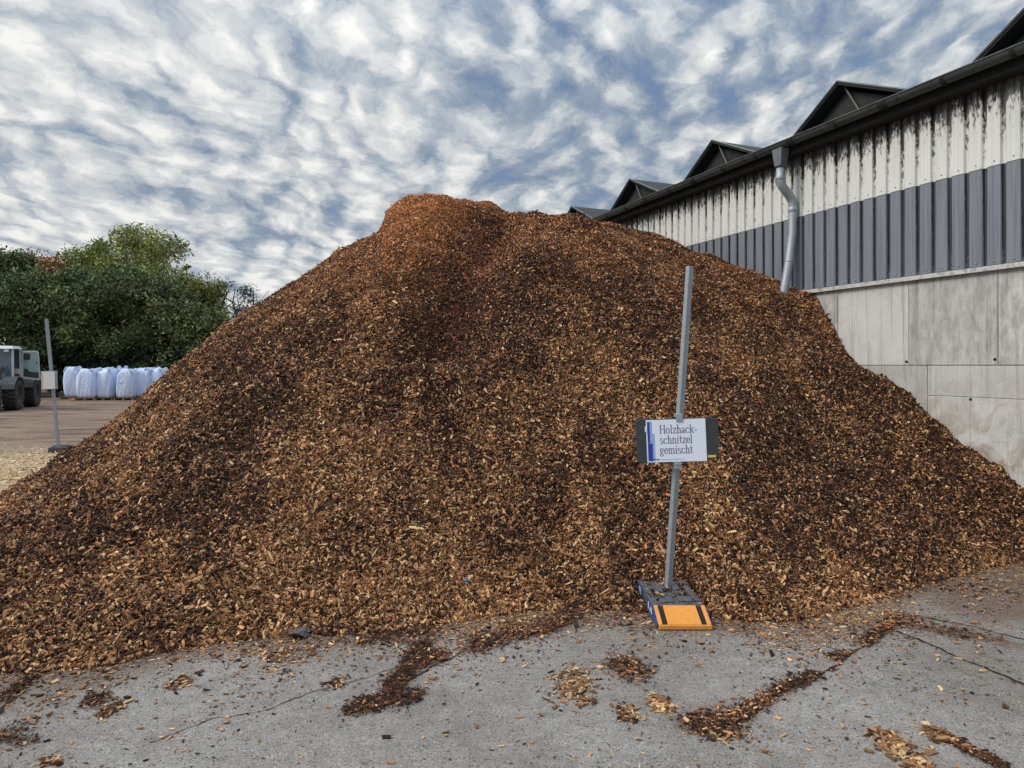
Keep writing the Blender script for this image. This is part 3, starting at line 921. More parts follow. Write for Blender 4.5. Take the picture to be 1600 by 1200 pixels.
PITCH = math.tan(math.radians(14))
mb = MB()
mb.hexa([(S0, -14, Z_E + 0.10 + 14.3 * PITCH), (S1, -14, Z_E + 0.10 + 14.3 * PITCH), (S1, 0.30, Z_E + 0.10), (S0, 0.30, Z_E + 0.10),
         (S0, -14, Z_E + 0.20 + 14.3 * PITCH), (S1, -14, Z_E + 0.20 + 14.3 * PITCH), (S1, 0.30, Z_E + 0.20), (S0, 0.30, Z_E + 0.20)])
mb.build('roof', M['roof'], barn)
mb = MB()
mb.box(S0, S1, 0.0, 0.26, Z_E - 0.04, Z_E + 0.09)
mb.build('eave_soffit', M['soffit'], barn)
for a, b in ((S0, S0 + 0.2), (S1 - 0.2, S1)):
    mb = MB(); mb.box(a, b, -14, -0.3, 0, Z_E + 0.1); mb.build('end_wall', M['clad_grey'], barn)

# gutter: half round trough with a rolled rim and clips
GYC, GZ, GR = 0.37, 5.35, 0.078
mb = MB()
prof = [(GYC - GR * math.cos(q), GZ - GR * 1.1 * math.sin(q)) for q in np.linspace(0, math.pi, 13)]
inner = [(GYC - (GR - 0.006) * math.cos(q), GZ - (GR - 0.006) * 1.1 * math.sin(q)) for q in np.linspace(math.pi, 0, 13)]
fs = mb.prism(prof + inner, 'x', S0, S1)
mb.tube([(S0, GYC + GR, GZ), (S1, GYC + GR, GZ)], 0.013, 8)
gut = mb.build('gutter', M['gutter'], barn)
s = S0 + 0.35
while s < S1:
    mb = MB()
    p2 = [(GYC - (GR + 0.008) * math.cos(q), GZ - (GR + 0.008) * 1.1 * math.sin(q)) for q in np.linspace(0, math.pi, 11)]
    p3 = [(GYC - (GR + 0.001) * math.cos(q), GZ - (GR + 0.001) * 1.1 * math.sin(q)) for q in np.linspace(math.pi, 0, 11)]
    mb.prism(p2 + p3, 'x', s, s + (0.11 if int(s * 10) % 3 == 0 else 0.045))
    mb.build('gutter_clip', M['soffit'], gut)
    s += 0.78

# downpipe with a funnel head and a swan neck
DS = 11.47
mb = MB()
mb.hexa([(DS - 0.066, GYC - 0.066, 5.0), (DS + 0.066, GYC - 0.066, 5.0), (DS + 0.066, GYC + 0.066, 5.0), (DS - 0.066, GYC + 0.066, 5.0),
         (DS - 0.10, GYC - 0.085, 5.268), (DS + 0.10, GYC - 0.085, 5.268), (DS + 0.10, GYC + 0.085, 5.268), (DS - 0.10, GYC + 0.085, 5.268)])
dp = mb.build('downpipe', M['zinc_dark'], barn, 0.01)
mb = MB()
pl = [(DS, GYC, 4.97), (DS, GYC, 4.80), (DS, GYC - 0.03, 4.70), (DS, GYC - 0.12, 4.62), (DS, 0.17, 4.54), (DS, 0.13, 4.46), (DS, 0.125, 4.34), (DS, 0.13, 4.0), (DS, 0.20, 3.55), (DS, 0.30, 3.1), (DS, 0.34, 2.7)]
mb.tube(pl, 0.066, 18)
for i, z in ((1, 4.83), (6, 4.36)):
    c = pl[i]
    mb.lathe([(0.066, -0.04), (0.073, -0.035), (0.073, 0.035), (0.066, 0.04)], (c[0], c[1], z), 'z', 18)
mb.lathe([(0.066, -0.012), (0.071, -0.01), (0.071, 0.01), (0.066, 0.012)], (DS, 0.20, 3.56), 'z', 18)
mb.build('pipe', M['galv'], dp)


# row of gabled roof vents along the eave
def dormer(sc):
    d = empty('roof_dormer', (sc, 0, 0), 0, barn)
    zb, za = 5.40, 6.03
    f, nr = 0.98, 1.30                  # far and near half widths at the base
    yb = -2.9
    mb = MB()
    mb.prism([(-nr + 0.1, zb), (f - 0.1, zb), (0, za - 0.06)], 'y', -0.24, -0.17)
    mb.build('gable_panel', M['gable'], d)
    mb = MB()
    t = 0.045
    mb.hexa([(0, yb, za), (f, yb, zb), (f, 0.02, zb), (0, 0.02, za), (0, yb, za + t), (f + 0.03, yb, zb + t), (f + 0.03, 0.02, zb + t), (0, 0.02, za + t)])
    mb.hexa([(-nr, yb, zb), (-0.001, yb, za), (-0.001, 0.02, za), (-nr, 0.02, zb), (-nr - 0.03, yb, zb + t), (-0.001, yb, za + t), (-0.001, 0.02, za + t), (-nr - 0.03, 0.02, zb + t)])
    mb.build('dormer_roof', M['roof'], d)
    for sx, w in ((1, f), (-1, nr)):
        mb = MB()
        p0, p1 = Vector((0, 0.035, za + 0.045)), Vector((sx * w, 0.035, zb + 0.045))
        mb.tube([p0, p1], 0.016, 4)
        mb.build('rake_trim', M['trim'], d)
    mb = MB(); mb.tube([(-0.02, -0.10, za - 0.03), (-0.36, -0.10, zb + 0.02)], 0.014, 6); mb.build('strut', M['trim'], d)


for i in range(-1, 7):
    dormer(10.72 + 2.80 * i)

# ------------------------------------------------------------------ sign posts
GLY = {  # roman letters as strokes (x0,y0,x1,y1,thickness) in units of cap height
    'H': (0.72, [(.14, 0, .14, 1, .11), (.58, 0, .58, 1, .11), (.14, .52, .58, .52, .05), (.03, .02, .26, .02, .04), (.47, .02, .70, .02, .04), (.03, .98, .26, .98, .04), (.47, .98, .70, .98, .04)]),
    'l': (0.30, [(.14, 0, .14, 1, .10), (.03, .02, .26, .02, .04), (.05, .96, .14, .96, .05)]),
    'z': (0.46, [(.05, .63, .40, .63, .06), (.38, .60, .07, .04, .09), (.05, .03, .42, .03, .06), (.05, .5, .05, .63, .04), (.41, .03, .41, .16, .04)]),
    'h': (0.54, [(.13, 0, .13, 1, .10), (.41, 0, .41, .48, .10), (.13, .50, .24, .62, .06), (.24, .62, .34, .62, .07), (.34, .62, .41, .48, .08), (.03, .02, .23, .02, .04), (.31, .02, .52, .02, .04), (.04, .96, .13, .96, .05)]),
    'n': (0.54, [(.13, 0, .13, .64, .10), (.41, 0, .41, .48, .10), (.13, .50, .24, .62, .06), (.24, .62, .34, .62, .07), (.34, .62, .41, .48, .08), (.03, .02, .23, .02, .04), (.31, .02, .52, .02, .04), (.04, .61, .13, .61, .05)]),
    'm': (0.82, [(.13, 0, .13, .64, .10), (.41, 0, .41, .50, .10), (.69, 0, .69, .48, .10), (.13, .50, .24, .62, .06), (.24, .62, .34, .62, .07), (.34, .62, .41, .48, .08), (.41, .50, .52, .62, .06), (.52, .62, .62, .62, .07), (.62, .62, .69, .48, .08), (.03, .02, .23, .02, .04), (.31, .02, .51, .02, .04), (.59, .02, .80, .02, .04), (.04, .61, .13, .61, .05)]),
    'i': (0.30, [(.14, 0, .14, .64, .10), (.03, .02, .26, .02, .04), (.05, .61, .14, .61, .05), (.14, .82, .14, .92, .10)]),
    't': (0.34, [(.14, .12, .14, .86, .10), (.02, .62, .32, .62, .05), (.14, .12, .22, .02, .08), (.22, .02, .32, .08, .05)]),
    'k': (0.54, [(.13, 0, .13, 1, .10), (.15, .28, .42, .62, .05), (.22, .36, .46, .03, .10), (.03, .02, .23, .02, .04), (.36, .02, .54, .02, .04), (.32, .62, .50, .62, .04), (.04, .96, .13, .96, .05)]),
    '-': (0.36, [(.04, .30, .32, .30, .08)]),
}


def arc(cx, cy, rx, ry, a0, a1, t0, t1, n=10):
    out = []
    for i in range(n):
        p, q = math.radians(a0 + (a1 - a0) * i / n), math.radians(a0 + (a1 - a0) * (i + 1) / n)
        m = (p + q) / 2
        out.append((cx + rx * math.cos(p), cy + ry * math.sin(p), cx + rx * math.cos(q), cy + ry * math.sin(q), t0 + (t1 - t0) * abs(math.cos(m))))
    return out


GLY['o'] = (0.52, arc(.25, .32, .19, .30, 0, 360, .05, .10, 16))
GLY['c'] = (0.46, arc(.25, .32, .19, .30, 40, 320, .05, .10, 14) + [(.36, .50, .40, .52, .09)])
GLY['e'] = (0.46, arc(.24, .32, .18, .30, 0, 320, .05, .10, 14) + [(.07, .34, .42, .34, .05)])
GLY['a'] = (0.48, arc(.18, .17, .13, .16, 0, 360, .05, .09, 12) + [(.34, .06, .34, .46, .10), (.34, .06, .46, .04, .05)] + arc(.21, .45, .13, .18, 0, 160, .06, .09, 7))
GLY['s'] = (0.42, arc(.20, .47, .14, .15, 30, 270, .05, .09, 9) + arc(.20, .17, .15, .16, 90, -150, .05, .09, 9))
GLY['g'] = (0.50, arc(.21, .43, .15, .20, 0, 360, .05, .09, 12) + arc(.22, -.12, .19, .13, 0, 360, .05, .08, 12) + [(.14, .24, .12, .08, .06), (.12, .08, .32, .02, .06), (.33, .58, .46, .60, .06)])


def write(mb, text, x, z, h, y0, y1):
    """lettering as thin raised ink on a sheet facing -y"""
    lay = 0
    for ch in text:
        adv, strokes = GLY[ch]
        for (a, b, c, d, t) in strokes:
            lay += 1
            p, q = Vector((a, b)), Vector((c, d))
            dr = (q - p)
            dr = dr.normalized() if dr.length > 1e-6 else Vector((1, 0))
            nn = Vector((-dr.y, dr.x)) * t * 0.42
            p, q = p - dr * 0.015, q + dr * 0.015
            pts = [(x + w.x * h, z + w.y * h) for w in (p - nn, q - nn, q + nn, p + nn)]
            mb.prism(pts, 'y', y0 - 0.00001 * (lay % 40), y1)
        x += adv * h
    return x


def foot_plate(parent, name='foot_plate'):
    """recycled plastic base: x across (0.40), y depth (0.80, front at 0), blue sides with pale marks, orange sloped nose"""
    mb = MB()
    prof = [(0.0, 0.012), (0.0, 0.035), (0.19, 0.115), (0.80, 0.115), (0.80, 0.0), (0.02, 0.0)]   # (y, z) side outline
    hw = 0.195
    # body in strips so that the openings are real
    def slab(x0, x1, y0, y1, z0=0.0, z1=0.115, mi=0): mb.box(x0, x1, y0, y1, z0, z1, mi)
    slab(-hw, -0.145, 0.192, 0.80); slab(0.145, hw, 0.192, 0.80)
    slab(-0.143, 0.143, 0.192, 0.40, 0, 0.113)
    slab(-0.143, -0.105, 0.42, 0.60, 0, 0.02); slab(-0.103, -0.045, 0.402, 0.78, 0, 0.112)
    slab(0.045, 0.103, 0.402, 0.78, 0, 0.112); slab(0.105, 0.143, 0.42, 0.74, 0, 0.03)
    slab(-0.045, 0.045, 0.402, 0.47, 0, 0.05); slab(-0.043, 0.043, 0.472, 0.53, 0, 0.105); slab(-0.043, 0.043, 0.62, 0.78, 0, 0.108)
    slab(-0.143, -0.105, 0.62, 0.70, 0, 0.106); slab(-0.143, -0.105, 0.73, 0.80, 0, 0.109); slab(0.105, 0.143, 0.75, 0.80, 0, 0.109)
    # raised lugs on the top
    for x0, x1, y0, y1 in ((-0.13, -0.02, 0.25, 0.36), (0.03, 0.13, 0.27, 0.38), (-0.05, 0.02, 0.37, 0.395), (-0.10, -0.05, 0.50, 0.62), (0.05, 0.10, 0.55, 0.68)):
        mb.box(x0, x1, y0, y1, 0.112, 0.126)
    body = mb.build(name, M['foot'], parent, 0.006)
    mb = MB()
    mb.prism([(0.004, 0.001), (0.004, 0.030), (0.19, 0.108), (0.19, 0.001)], 'x', -hw + 0.004, hw - 0.004)
    mb.build('nose_core', M['foot_dark'], body)
    mb = MB()
    def ramp(x0, x1, y0=0.006, y1=0.19, up=0.012):
        z = lambda y: 0.030 + (y - 0.004) / 0.186 * 0.078
        mb.hexa([(x0, y0, z(y0) - 0.01), (x1, y0, z(y0) - 0.01), (x1, y1, z(y1) - 0.01), (x0, y1, z(y1) - 0.01),
                 (x0, y0, z(y0) + up), (x1, y0, z(y0) + up), (x1, y1, z(y1) + up), (x0, y1, z(y1) + up)])
    ramp(-0.125, 0.125); ramp(-hw, -0.165); ramp(0.165, hw)
    mb.box(-hw, hw, -0.012, 0.0045, 0.006, 0.040)
    mb.build('orange_nose', M['orange'], body, 0.005)
    for sx in (-1, 1):
        mb = MB()
        x0, x1 = sorted((sx * (hw + 0.001), sx * (hw + 0.006)))
        mb.prism([(0.03, 0.012), (0.03, 0.044), (0.185, 0.107), (0.44, 0.107), (0.44, 0.012)], 'x', x0, x1)
        mb.prism([(0.62, 0.012), (0.62, 0.107), (0.79, 0.107), (0.79, 0.012)], 'x', x0, x1)
        side = mb.build('blue_side', M['blue'], body)
        x0, x1 = sorted((sx * (hw + 0.0062), sx * (hw + 0.0085)))
        for y, tilt in ((0.22, 0.03), (0.275, -0.03), (0.34, 0.0), (0.66, 0.02), (0.72, 0.0)):
            mb = MB()
            mb.prism([(y, 0.035), (y + 0.022, 0.035), (y + 0.022 + tilt, 0.09), (y + tilt, 0.09)], 'x', x0, x1)
            mb.build('side_mark', M['white'], side)
    return body


# big sign in front of the mound
sg = empty('warehouse_sign', (1.277, 5.03, 0))
tag(sg, 'sign on a leaning galvanised post with a white sheet reading Holzhackschnitzel gemischt, orange-nosed foot', 'sign')
foot_plate(sg)
pb = Vector((0.018, 0.66, 0.02)); pt = Vector((0.197, 0.63, 2.77))
lean = (pt - pb).normalized()
rot = Vector((0, 0, 1)).rotation_difference(lean).to_matrix().to_4x4()


def square_post(parent, pb, rot, length, w, name='post', yaw=26):
    mb = MB()
    mb.m = Matrix.Translation(pb) @ rot @ Matrix.Rotation(math.radians(yaw), 4, 'Z')
    h = w / 2; t = 0.003
    mb.box(-h, h, -h, -h + t, 0, length); mb.box(-h, h, h - t, h, 0, length)
    mb.box(-h, -h + t, -h + t, h - t, 0, length); mb.box(h - t, h, -h + t, h - t, 0, length)
    # row of punched holes: dark plugs a hair proud of the tube, with a rolled edge
    post = mb.build(name, M['post'], parent, 0.0015, 1)
    mb = MB()
    mb.m = Matrix.Translation(pb) @ rot @ Matrix.Rotation(math.radians(yaw), 4, 'Z')
    z = 0.1
    while z < length - 0.03:
        mb.lathe([(0.0001, h + 0.0006), (0.0055, h + 0.0006)], (0, 0, z), 'x', 8)
        mb.box(h, h + 0.002, -h + 0.002, -h + 0.009, z, z + 0.012, 1)
        z += 0.025
    mb.build('punched_holes', [M['steel_hole'], M['post']], post)
    return post


square_post(sg, pb, rot, (pt - pb).length, 0.046)
# board, hung in front of the post
bc = pb.lerp(pt, (1.335 - pb.z) / (pt.z - pb.z)) + Vector((-0.02, -0.05, 0))
bm_ = Matrix.Translation(bc) @ Matrix.Rotation(math.radians(-3.0), 4, 'Z') @ Matrix.Rotation(math.radians(-2.1), 4, 'Y') @ Matrix.Rotation(math.radians(-2), 4, 'X')
mb = MB(); mb.m = bm_
w, h, c = 0.335, 0.18, 0.03
mb.prism([(-w + c, -h), (w - 0.045, -h + 0.006), (w - 0.012, -h + 0.04), (w, -0.02), (w, 0.09), (w - 0.012, h - 0.012), (w - 0.05, h), (-w + c, h), (-w + 0.008, h - 0.010), (-w, h - c), (-w, -h + c), (-w + 0.008, -h + 0.010)], 'y', -0.012, 0.012)
board = mb.build('board', M['board'], sg, 0.003)
mb = MB(); mb.m = bm_
mb.box(-0.252, 0.232, -0.0165, -0.0125, -0.175, 0.172)
sheet = mb.build('paper_sheet', M['paper'], board)
mb = MB(); mb.m = bm_
zl = 0.088
write(mb, 'Holzhack-', -0.145, zl - 0.030, 0.070, -0.0178, -0.0170)
write(mb, 'schnitzel', -0.145, zl - 0.113, 0.070, -0.0178, -0.0170)
write(mb, 'gemischt', -0.148, zl - 0.196, 0.070, -0.0178, -0.0170)
mb.build('lettering', M['ink'], sheet)
mb = MB(); mb.m = bm_
mb.box(-0.243, -0.203, -0.0176, -0.0169, -0.165, -0.02)
mb.box(-0.243, -0.222, -0.0176, -0.0169, -0.018, 0.158)
mb.box(-0.205, -0.150, -0.0176, -0.0169, -0.158, -0.150)
mb.build('blue_print', M['ink_blue'], sheet)
mb = MB(); mb.m = bm_
mb.box(-0.201, -0.186, -0.0176, -0.0169, -0.165, -0.02); mb.box(-0.220, -0.186, -0.0176, -0.0169, -0.018, 0.06); mb.box(-0.220, -0.205, -0.0176, -0.0169, 0.062, 0.158)
mb.box(-0.140, 0.05, -0.0176, -0.0169, -0.156, -0.152)
mb.build('pale_print', M['ink_pale'], sheet)
mb = MB(); mb.m = bm_
mb.box(0.242, 0.305, -0.015, -0.0121, -0.148, -0.130)
mb.build('yellow_sticker', M['yellow'], board)
mb = MB(); mb.m = bm_
mb.box(-0.262, -0.246, -0.020, -0.0125, 0.075, 0.120)
mb.build('white_tape', M['white'], board)
for x0, x1, z0, z1, z2, z3 in ((-0.005, 0.050, 0.150, 0.185, 0.186, 0.215), (-0.035, 0.022, -0.205, -0.178, -0.235, -0.206)):
    mb = MB(); mb.m = bm_
    mb.box(x0, x1, -0.024, -0.0170, z0, z1); mb.box(x0, x1, -0.020, 0.075, z2, z3)
    mb.build('post_clamp', M['galv'], board, 0.003)

# smaller sign at the far left, same family
s2 = empty('warehouse_sign', (-10.28, 15.2, 0))
tag(s2, 'far sign with a white sheet on a box, its post leaning, left of the mound', 'sign')
f2 = foot_plate(s2)
f2.rotation_euler = (0, 0, math.radians(205)); f2.location = (-0.20, 0.80, 0.0)
pb2 = Vector((0.06, 0.2, 0.03)); pt2 = Vector((-0.22, 0.2, 3.0))
rot2 = Vector((0, 0, 1)).rotation_difference((pt2 - pb2).normalized()).to_matrix().to_4x4()
square_post(s2, pb2, rot2, (pt2 - pb2).length, 0.062, yaw=20)
c2 = pb2.lerp(pt2, 0.535) + Vector((0.02, -0.12, 0.0))
bm2 = Matrix.Translation(c2) @ Matrix.Rotation(math.radians(14), 4, 'Z') @ Matrix.Rotation(math.radians(-1.5), 4, 'Y')
mb = MB(); mb.m = bm2; mb.box(-0.145, 0.145, -0.06, 0.06, -0.205, 0.205)
bx2 = mb.build('sign_box', M['galv'], s2, 0.012)
mb = MB(); mb.m = bm2; mb.box(-0.130, 0.130, -0.066, -0.061, -0.19, 0.185); pp2 = mb.build('paper_sheet', M['white'], bx2)
mb = MB(); mb.m = bm2; mb.box(-0.126, -0.102, -0.0675, -0.0665, -0.17, 0.17); mb.build('red_print', worn('faded_red_print', (0.62, 0.36, 0.40), 0.6), pp2)

# ------------------------------------------------------------------ big bags on pallets
def bulk_bag(x, y, w, d, h, yaw, seed, label, z0=0.144, loops=4):
    r = random.Random(seed)
    t = empty('bulk_bag', (x, y, z0), yaw)
    tag(t, label, 'bulk bag', 'white bulk bags lined up on pallets by the trees')
    nseg, nr = 36, 22
    V, F_ = [], []
    ph = [r.uniform(0, 6.28) for _ in range(6)]
    leanx, leany = r.uniform(-0.05, 0.05), r.uniform(-0.03, 0.03)
    for j in range(nr + 1):
        v = j / nr
        bulge = 0.86 + 0.16 * math.sin(math.pi * min(1, v * 1.08)) ** 0.6
        if v < 0.06: bulge *= 0.90 + 0.10 * v / 0.06
        if v > 0.90: bulge *= 1.0 - 0.22 * ((v - 0.90) / 0.10) ** 1.5
        for k in range(nseg):
            q = 2 * math.pi * k / nseg
            cq, sq = math.cos(q), math.sin(q)
            e = 0.42
            fx = math.copysign(abs(cq) ** e, cq); fy = math.copysign(abs(sq) ** e, sq)
            wr = 1 + 0.050 * math.sin(3 * q + ph[0] + 3 * v) + 0.030 * math.sin(7 * q + ph[1] - 4 * v) + 0.026 * math.sin(11 * q + ph[2] + 6 * v) * v
            z = h * v + 0.050 * h * max(0, v - 0.5) * 2 * math.sin(4 * q + ph[3])
            V.append((w / 2 * fx * bulge * wr + leanx * v, d / 2 * fy * bulge * wr + leany * v, z))
    for j in range(nr):
        for k in range(nseg):
            F_.append((j * nseg + k, j * nseg + (k + 1) % nseg, (j + 1) * nseg + (k + 1) % nseg, (j + 1) * nseg + k))
    loops_ = [i for f in F_ for i in f]
    starts = [4 * i for i in range(len(F_))]
    starts.append(len(loops_)); loops_ += list(range(nseg))[::-1]
    starts.append(len(loops_)); loops_ += [nr * nseg + k for k in range(nseg)]
    raw_mesh('bag_body', V, loops_, starts, [M['bag']], t, True)
    for sx in (-1, 1):
        for sy in (-1, 1):
            mb = MB()
            hx, hy = sx * w * 0.30 + leanx, sy * d * 0.30 + leany
            up = r.uniform(0.05, 0.15)
            fl = r.uniform(-0.06, 0.06)
            pts = [(hx - 0.16, hy, h * 0.90), (hx - 0.10 + fl, hy, h + up * 0.55), (hx + fl, hy, h + up), (hx + 0.08 + fl, hy, h + up * 0.7), (hx + 0.15, hy, h * 0.90)]
            for a, b in zip(pts[:-1], pts[1:]):
                mb.hexa([(a[0], hy - 0.05, a[2] - 0.11), (b[0], hy - 0.05, b[2] - 0.11), (b[0], hy + 0.05, b[2] - 0.11), (a[0], hy + 0.05, a[2] - 0.11),
                         (a[0], hy - 0.05, a[2]), (b[0], hy - 0.05, b[2]), (b[0], hy + 0.05, b[2]), (a[0], hy + 0.05, a[2])])
            mb.build('lifting_loop', M['bag'], t)
    if r.random() < 0.6:
        mb = MB(); mb.box(-w * 0.25, w * 0.18, -d / 2 * 1.06 - 0.012, -d / 2 * 0.98, h * 0.55, h * 0.60); mb.build('seam_band', M['bag'], t)
    return t


def at(px, Y): return (px - 800) / FPX * Y


BAGS = [(140, 38.2, 1.02, 1.0, 1.56, 0.05, 'widest white bulk bag near the loader, in front of the leftmost bag'),
        (168, 38.4, 0.84, 0.95, 1.58, -0.06, 'slim white bulk bag right of the widest bag in the front row'),
        (199, 38.4, 0.95, 0.98, 1.55, 0.10, 'white bulk bag with a leaning left side, left of the gap in the row'),
        (227, 39.0, 0.76, 0.92, 1.60, 0.0, 'white bulk bag just right of the gap in the row'),
        (251, 39.2, 0.74, 0.92, 1.58, -0.1, 'last white bulk bag, half hidden behind the slope of the mound'),
        (116, 39.5, 0.80, 0.9, 1.66, 0.15, 'leftmost white bulk bag, set back behind its neighbour'),
        (186, 39.8, 0.75, 0.9, 1.66, -0.1, 'white bulk bag in the back row, peeping out left of the gap'),
        (239, 40.2, 0.70, 0.9, 1.62, 0.08, 'white bulk bag in the back row between the two right-hand bags')]


def pallet(x, y, yaw, label):
    p = empty('pallet', (x, y, 0), yaw)
    tag(p, label, 'pallet', 'wooden pallets under the bulk bags')
    mb = MB()
    for i in range(5):
        mb.box(-0.58 + i * 0.245, -0.58 + i * 0.245 + 0.18, -0.42, 0.42, 0.122, 0.144)
    mb.build('deck_boards', M['pallet'], p)
    mb = MB()
    for yy in (-0.40, -0.07, 0.27):
        for xx in (-0.58, -0.07, 0.44):
            mb.box(xx, xx + 0.14, yy, yy + 0.13, 0.022, 0.121)
        mb.box(-0.58, 0.58, yy, yy + 0.13, 0.0, 0.021)
    mb.build('pallet_blocks', M['pallet'], p)


for i, (px_, Y_, w_, d_, h_, yw, lab) in enumerate(BAGS):
    bulk_bag(at(px_, Y_), Y_, w_, d_, h_, yw, 40 + i, lab)
    pallet(at(px_, Y_), Y_ - 0.03, 0.0, 'wooden pallet under the ' + lab.split(',')[0].replace('white bulk bag', 'white bag'))
mb = MB()
mb.box(-0.16, 0.16, -0.1, 0.1, 0, 0.10); mb.box(-0.12, 0.12, -0.07, 0.07, 0.10, 0.135)
o = mb.build('timber_block', M['block'], None, 0.01)
o.location = (at(115, 38.0), 38.0, 0)
tag(o, 'small orange wooden block on the ground at the foot of the leftmost bag', 'block')

# ------------------------------------------------------------------ wheel loader at the left edge
ld = empty('wheel_loader', (-23.07, 30.61, 0), math.atan2(-0.93, 0.36))
tag(ld, 'grey and white wheel loader with its cab door swung open, cut by the left edge', 'loader')
mb = MB()
mb.prism([(-2.1, 0.75), (-2.1, 1.45), (-0.75, 1.55), (-0.7, 1.05), (1.1, 1.05), (1.35, 0.9), (1.9, 0.8), (1.9, 0.55), (-1.9, 0.55)], 'y', -0.62, 0.62)
mb.box(-0.55, 0.62, 0.63, 0.86, 0.85, 1.25); mb.box(-0.55, 0.62, -0.86, -0.63, 0.85, 1.25)
mb.box(-0.35, 0.3, 0.65, 0.95, 0.45, 0.50); mb.box(-0.35, 0.3, 0.65, 0.9, 0.62, 0.66)
mb.build('chassis', M['mach_grey'], ld, 0.03)
mb = MB()
mb.prism([(-2.25, 1.0), (-2.25, 1.55), (-1.9, 1.78), (-0.78, 1.85), (-0.78, 1.56), (-2.1, 1.46)], 'y', -0.58, 0.58)
mb.build('engine_cover', M['mach_white'], ld, 0.04)
for sy in (-1, 1):
    y0, y1 = sorted((sy * 0.66, sy * 1.2))
    for cx_ in (1.35, -1.35):
        mb = MB()
        pts = [(cx_ + 0.82 * math.cos(q), 0.66 + 0.82 * math.sin(q)) for q in np.radians(np.linspace(150, 20, 9))]
        pin = [(cx_ + 0.77 * math.cos(q), 0.66 + 0.77 * math.sin(q)) for q in np.radians(np.linspace(20, 150, 9))]
        mb.prism(pts + pin, 'y', y0, y1)
        mb.build('mudguard', M['mach_grey'], ld)
mb = MB()
cabx = (-0.55, 0.62)
for x, y in ((cabx[0], 0.72), (cabx[0], -0.8), (cabx[1] - 0.02, 0.72), (cabx[1] - 0.02, -0.8)):
    mb.hexa([(x, y, 1.25), (x + 0.09, y, 1.25), (x + 0.09, y + 0.08, 1.25), (x, y + 0.08, 1.25),
             (x * 0.92, y * 0.96, 2.68), (x * 0.92 + 0.09, y * 0.96, 2.68), (x * 0.92 + 0.09, y * 0.96 + 0.08, 2.68), (x * 0.92, y * 0.96 + 0.08, 2.68)])
mb.box(-0.50, 0.68, -0.78, 0.78, 1.14, 1.26)
cab = mb.build('cab_frame', M['mach_white'], ld, 0.015)
mb = MB()
mb.hexa([(-0.62, -0.82, 2.68), (0.78, -0.82, 2.68), (0.78, 0.82, 2.68), (-0.62, 0.82, 2.68), (-0.5, -0.72, 2.82), (0.62, -0.72, 2.82), (0.62, 0.72, 2.82), (-0.5, 0.72, 2.82)])
mb.build('cab_roof', M['mach_white'], cab, 0.03)
mb = MB()
mb.hexa([(0.63, -0.72, 1.27), (0.645, -0.72, 1.27), (0.645, 0.715, 1.27), (0.63, 0.715, 1.27), (0.59, -0.69, 2.67), (0.605, -0.69, 2.67), (0.605, 0.69, 2.67), (0.59, 0.69, 2.67)])
mb.build('windscreen', M['glass'], cab)
mb = MB(); mb.box(-0.53, -0.51, -0.72, 0.72, 1.8, 2.66); mb.build('rear_window', M['glass'], cab)
mb = MB(); mb.box(-0.25, 0.2, -0.25, 0.25, 1.27, 1.75); mb.box(-0.30, -0.15, -0.25, 0.25, 1.75, 2.3)
mb.build('seat', M['rubber'], cab, 0.05)
mb = MB(); mb.tube([(0.45, 0, 1.3), (0.33, 0, 1.85)], 0.03, 8); mb.lathe([(0.17, -0.015), (0.20, 0.0), (0.17, 0.015), (0.15, 0.0), (0.17, -0.015)], (0.33, 0, 1.86), 'z', 16)
mb.build('steering_wheel', M['rubber'], cab)
# open door: hinged at the rear pillar, swung square to the cab
mb = MB()
dx = -0.42
out_ = [(0.82, 1.42), (0.92, 1.34), (1.50, 1.27), (1.54, 1.32), (1.47, 2.56), (1.42, 2.62), (0.84, 2.62)]
def strip(poly, wd):
    c_ = Vector((sum(p[0] for p in poly) / len(poly), sum(p[1] for p in poly) / len(poly)))
    inn = [tuple(c_ + (Vector(p) - c_) * (1 - wd / max(0.2, (Vector(p) - c_).length))) for p in poly]
    for i in range(len(poly)):
        j = (i + 1) % len(poly)
        mb.prism([poly[i], poly[j], inn[j], inn[i]], 'x', dx, dx + 0.045)
    return inn
inn = strip(out_, 0.075)
door = mb.build('door', M['mach_white'], ld, 0.006)
mb = MB(); mb.prism(inn, 'x', dx + 0.015, dx + 0.03); mb.build('door_glass', M['glass_pale'], door)
mb = MB(); mb.prism([(0.90, 1.46), (1.46, 1.36), (1.47, 1.62), (1.12, 1.66), (1.02, 1.80), (0.90, 1.82)], 'x', dx + 0.032, dx + 0.044); mb.build('door_panel', M['mach_grey'], door)
mb = MB(); mb.box(dx + 0.046, dx + 0.07, 0.90, 1.14, 2.22, 2.50); mb.build('mirror', M['rubber'], door, 0.02)
mb = MB(); mb.box(dx + 0.046, dx + 0.075, 1.37, 1.43, 2.05, 2.12); mb.build('handle', M['rubber'], door, 0.02)


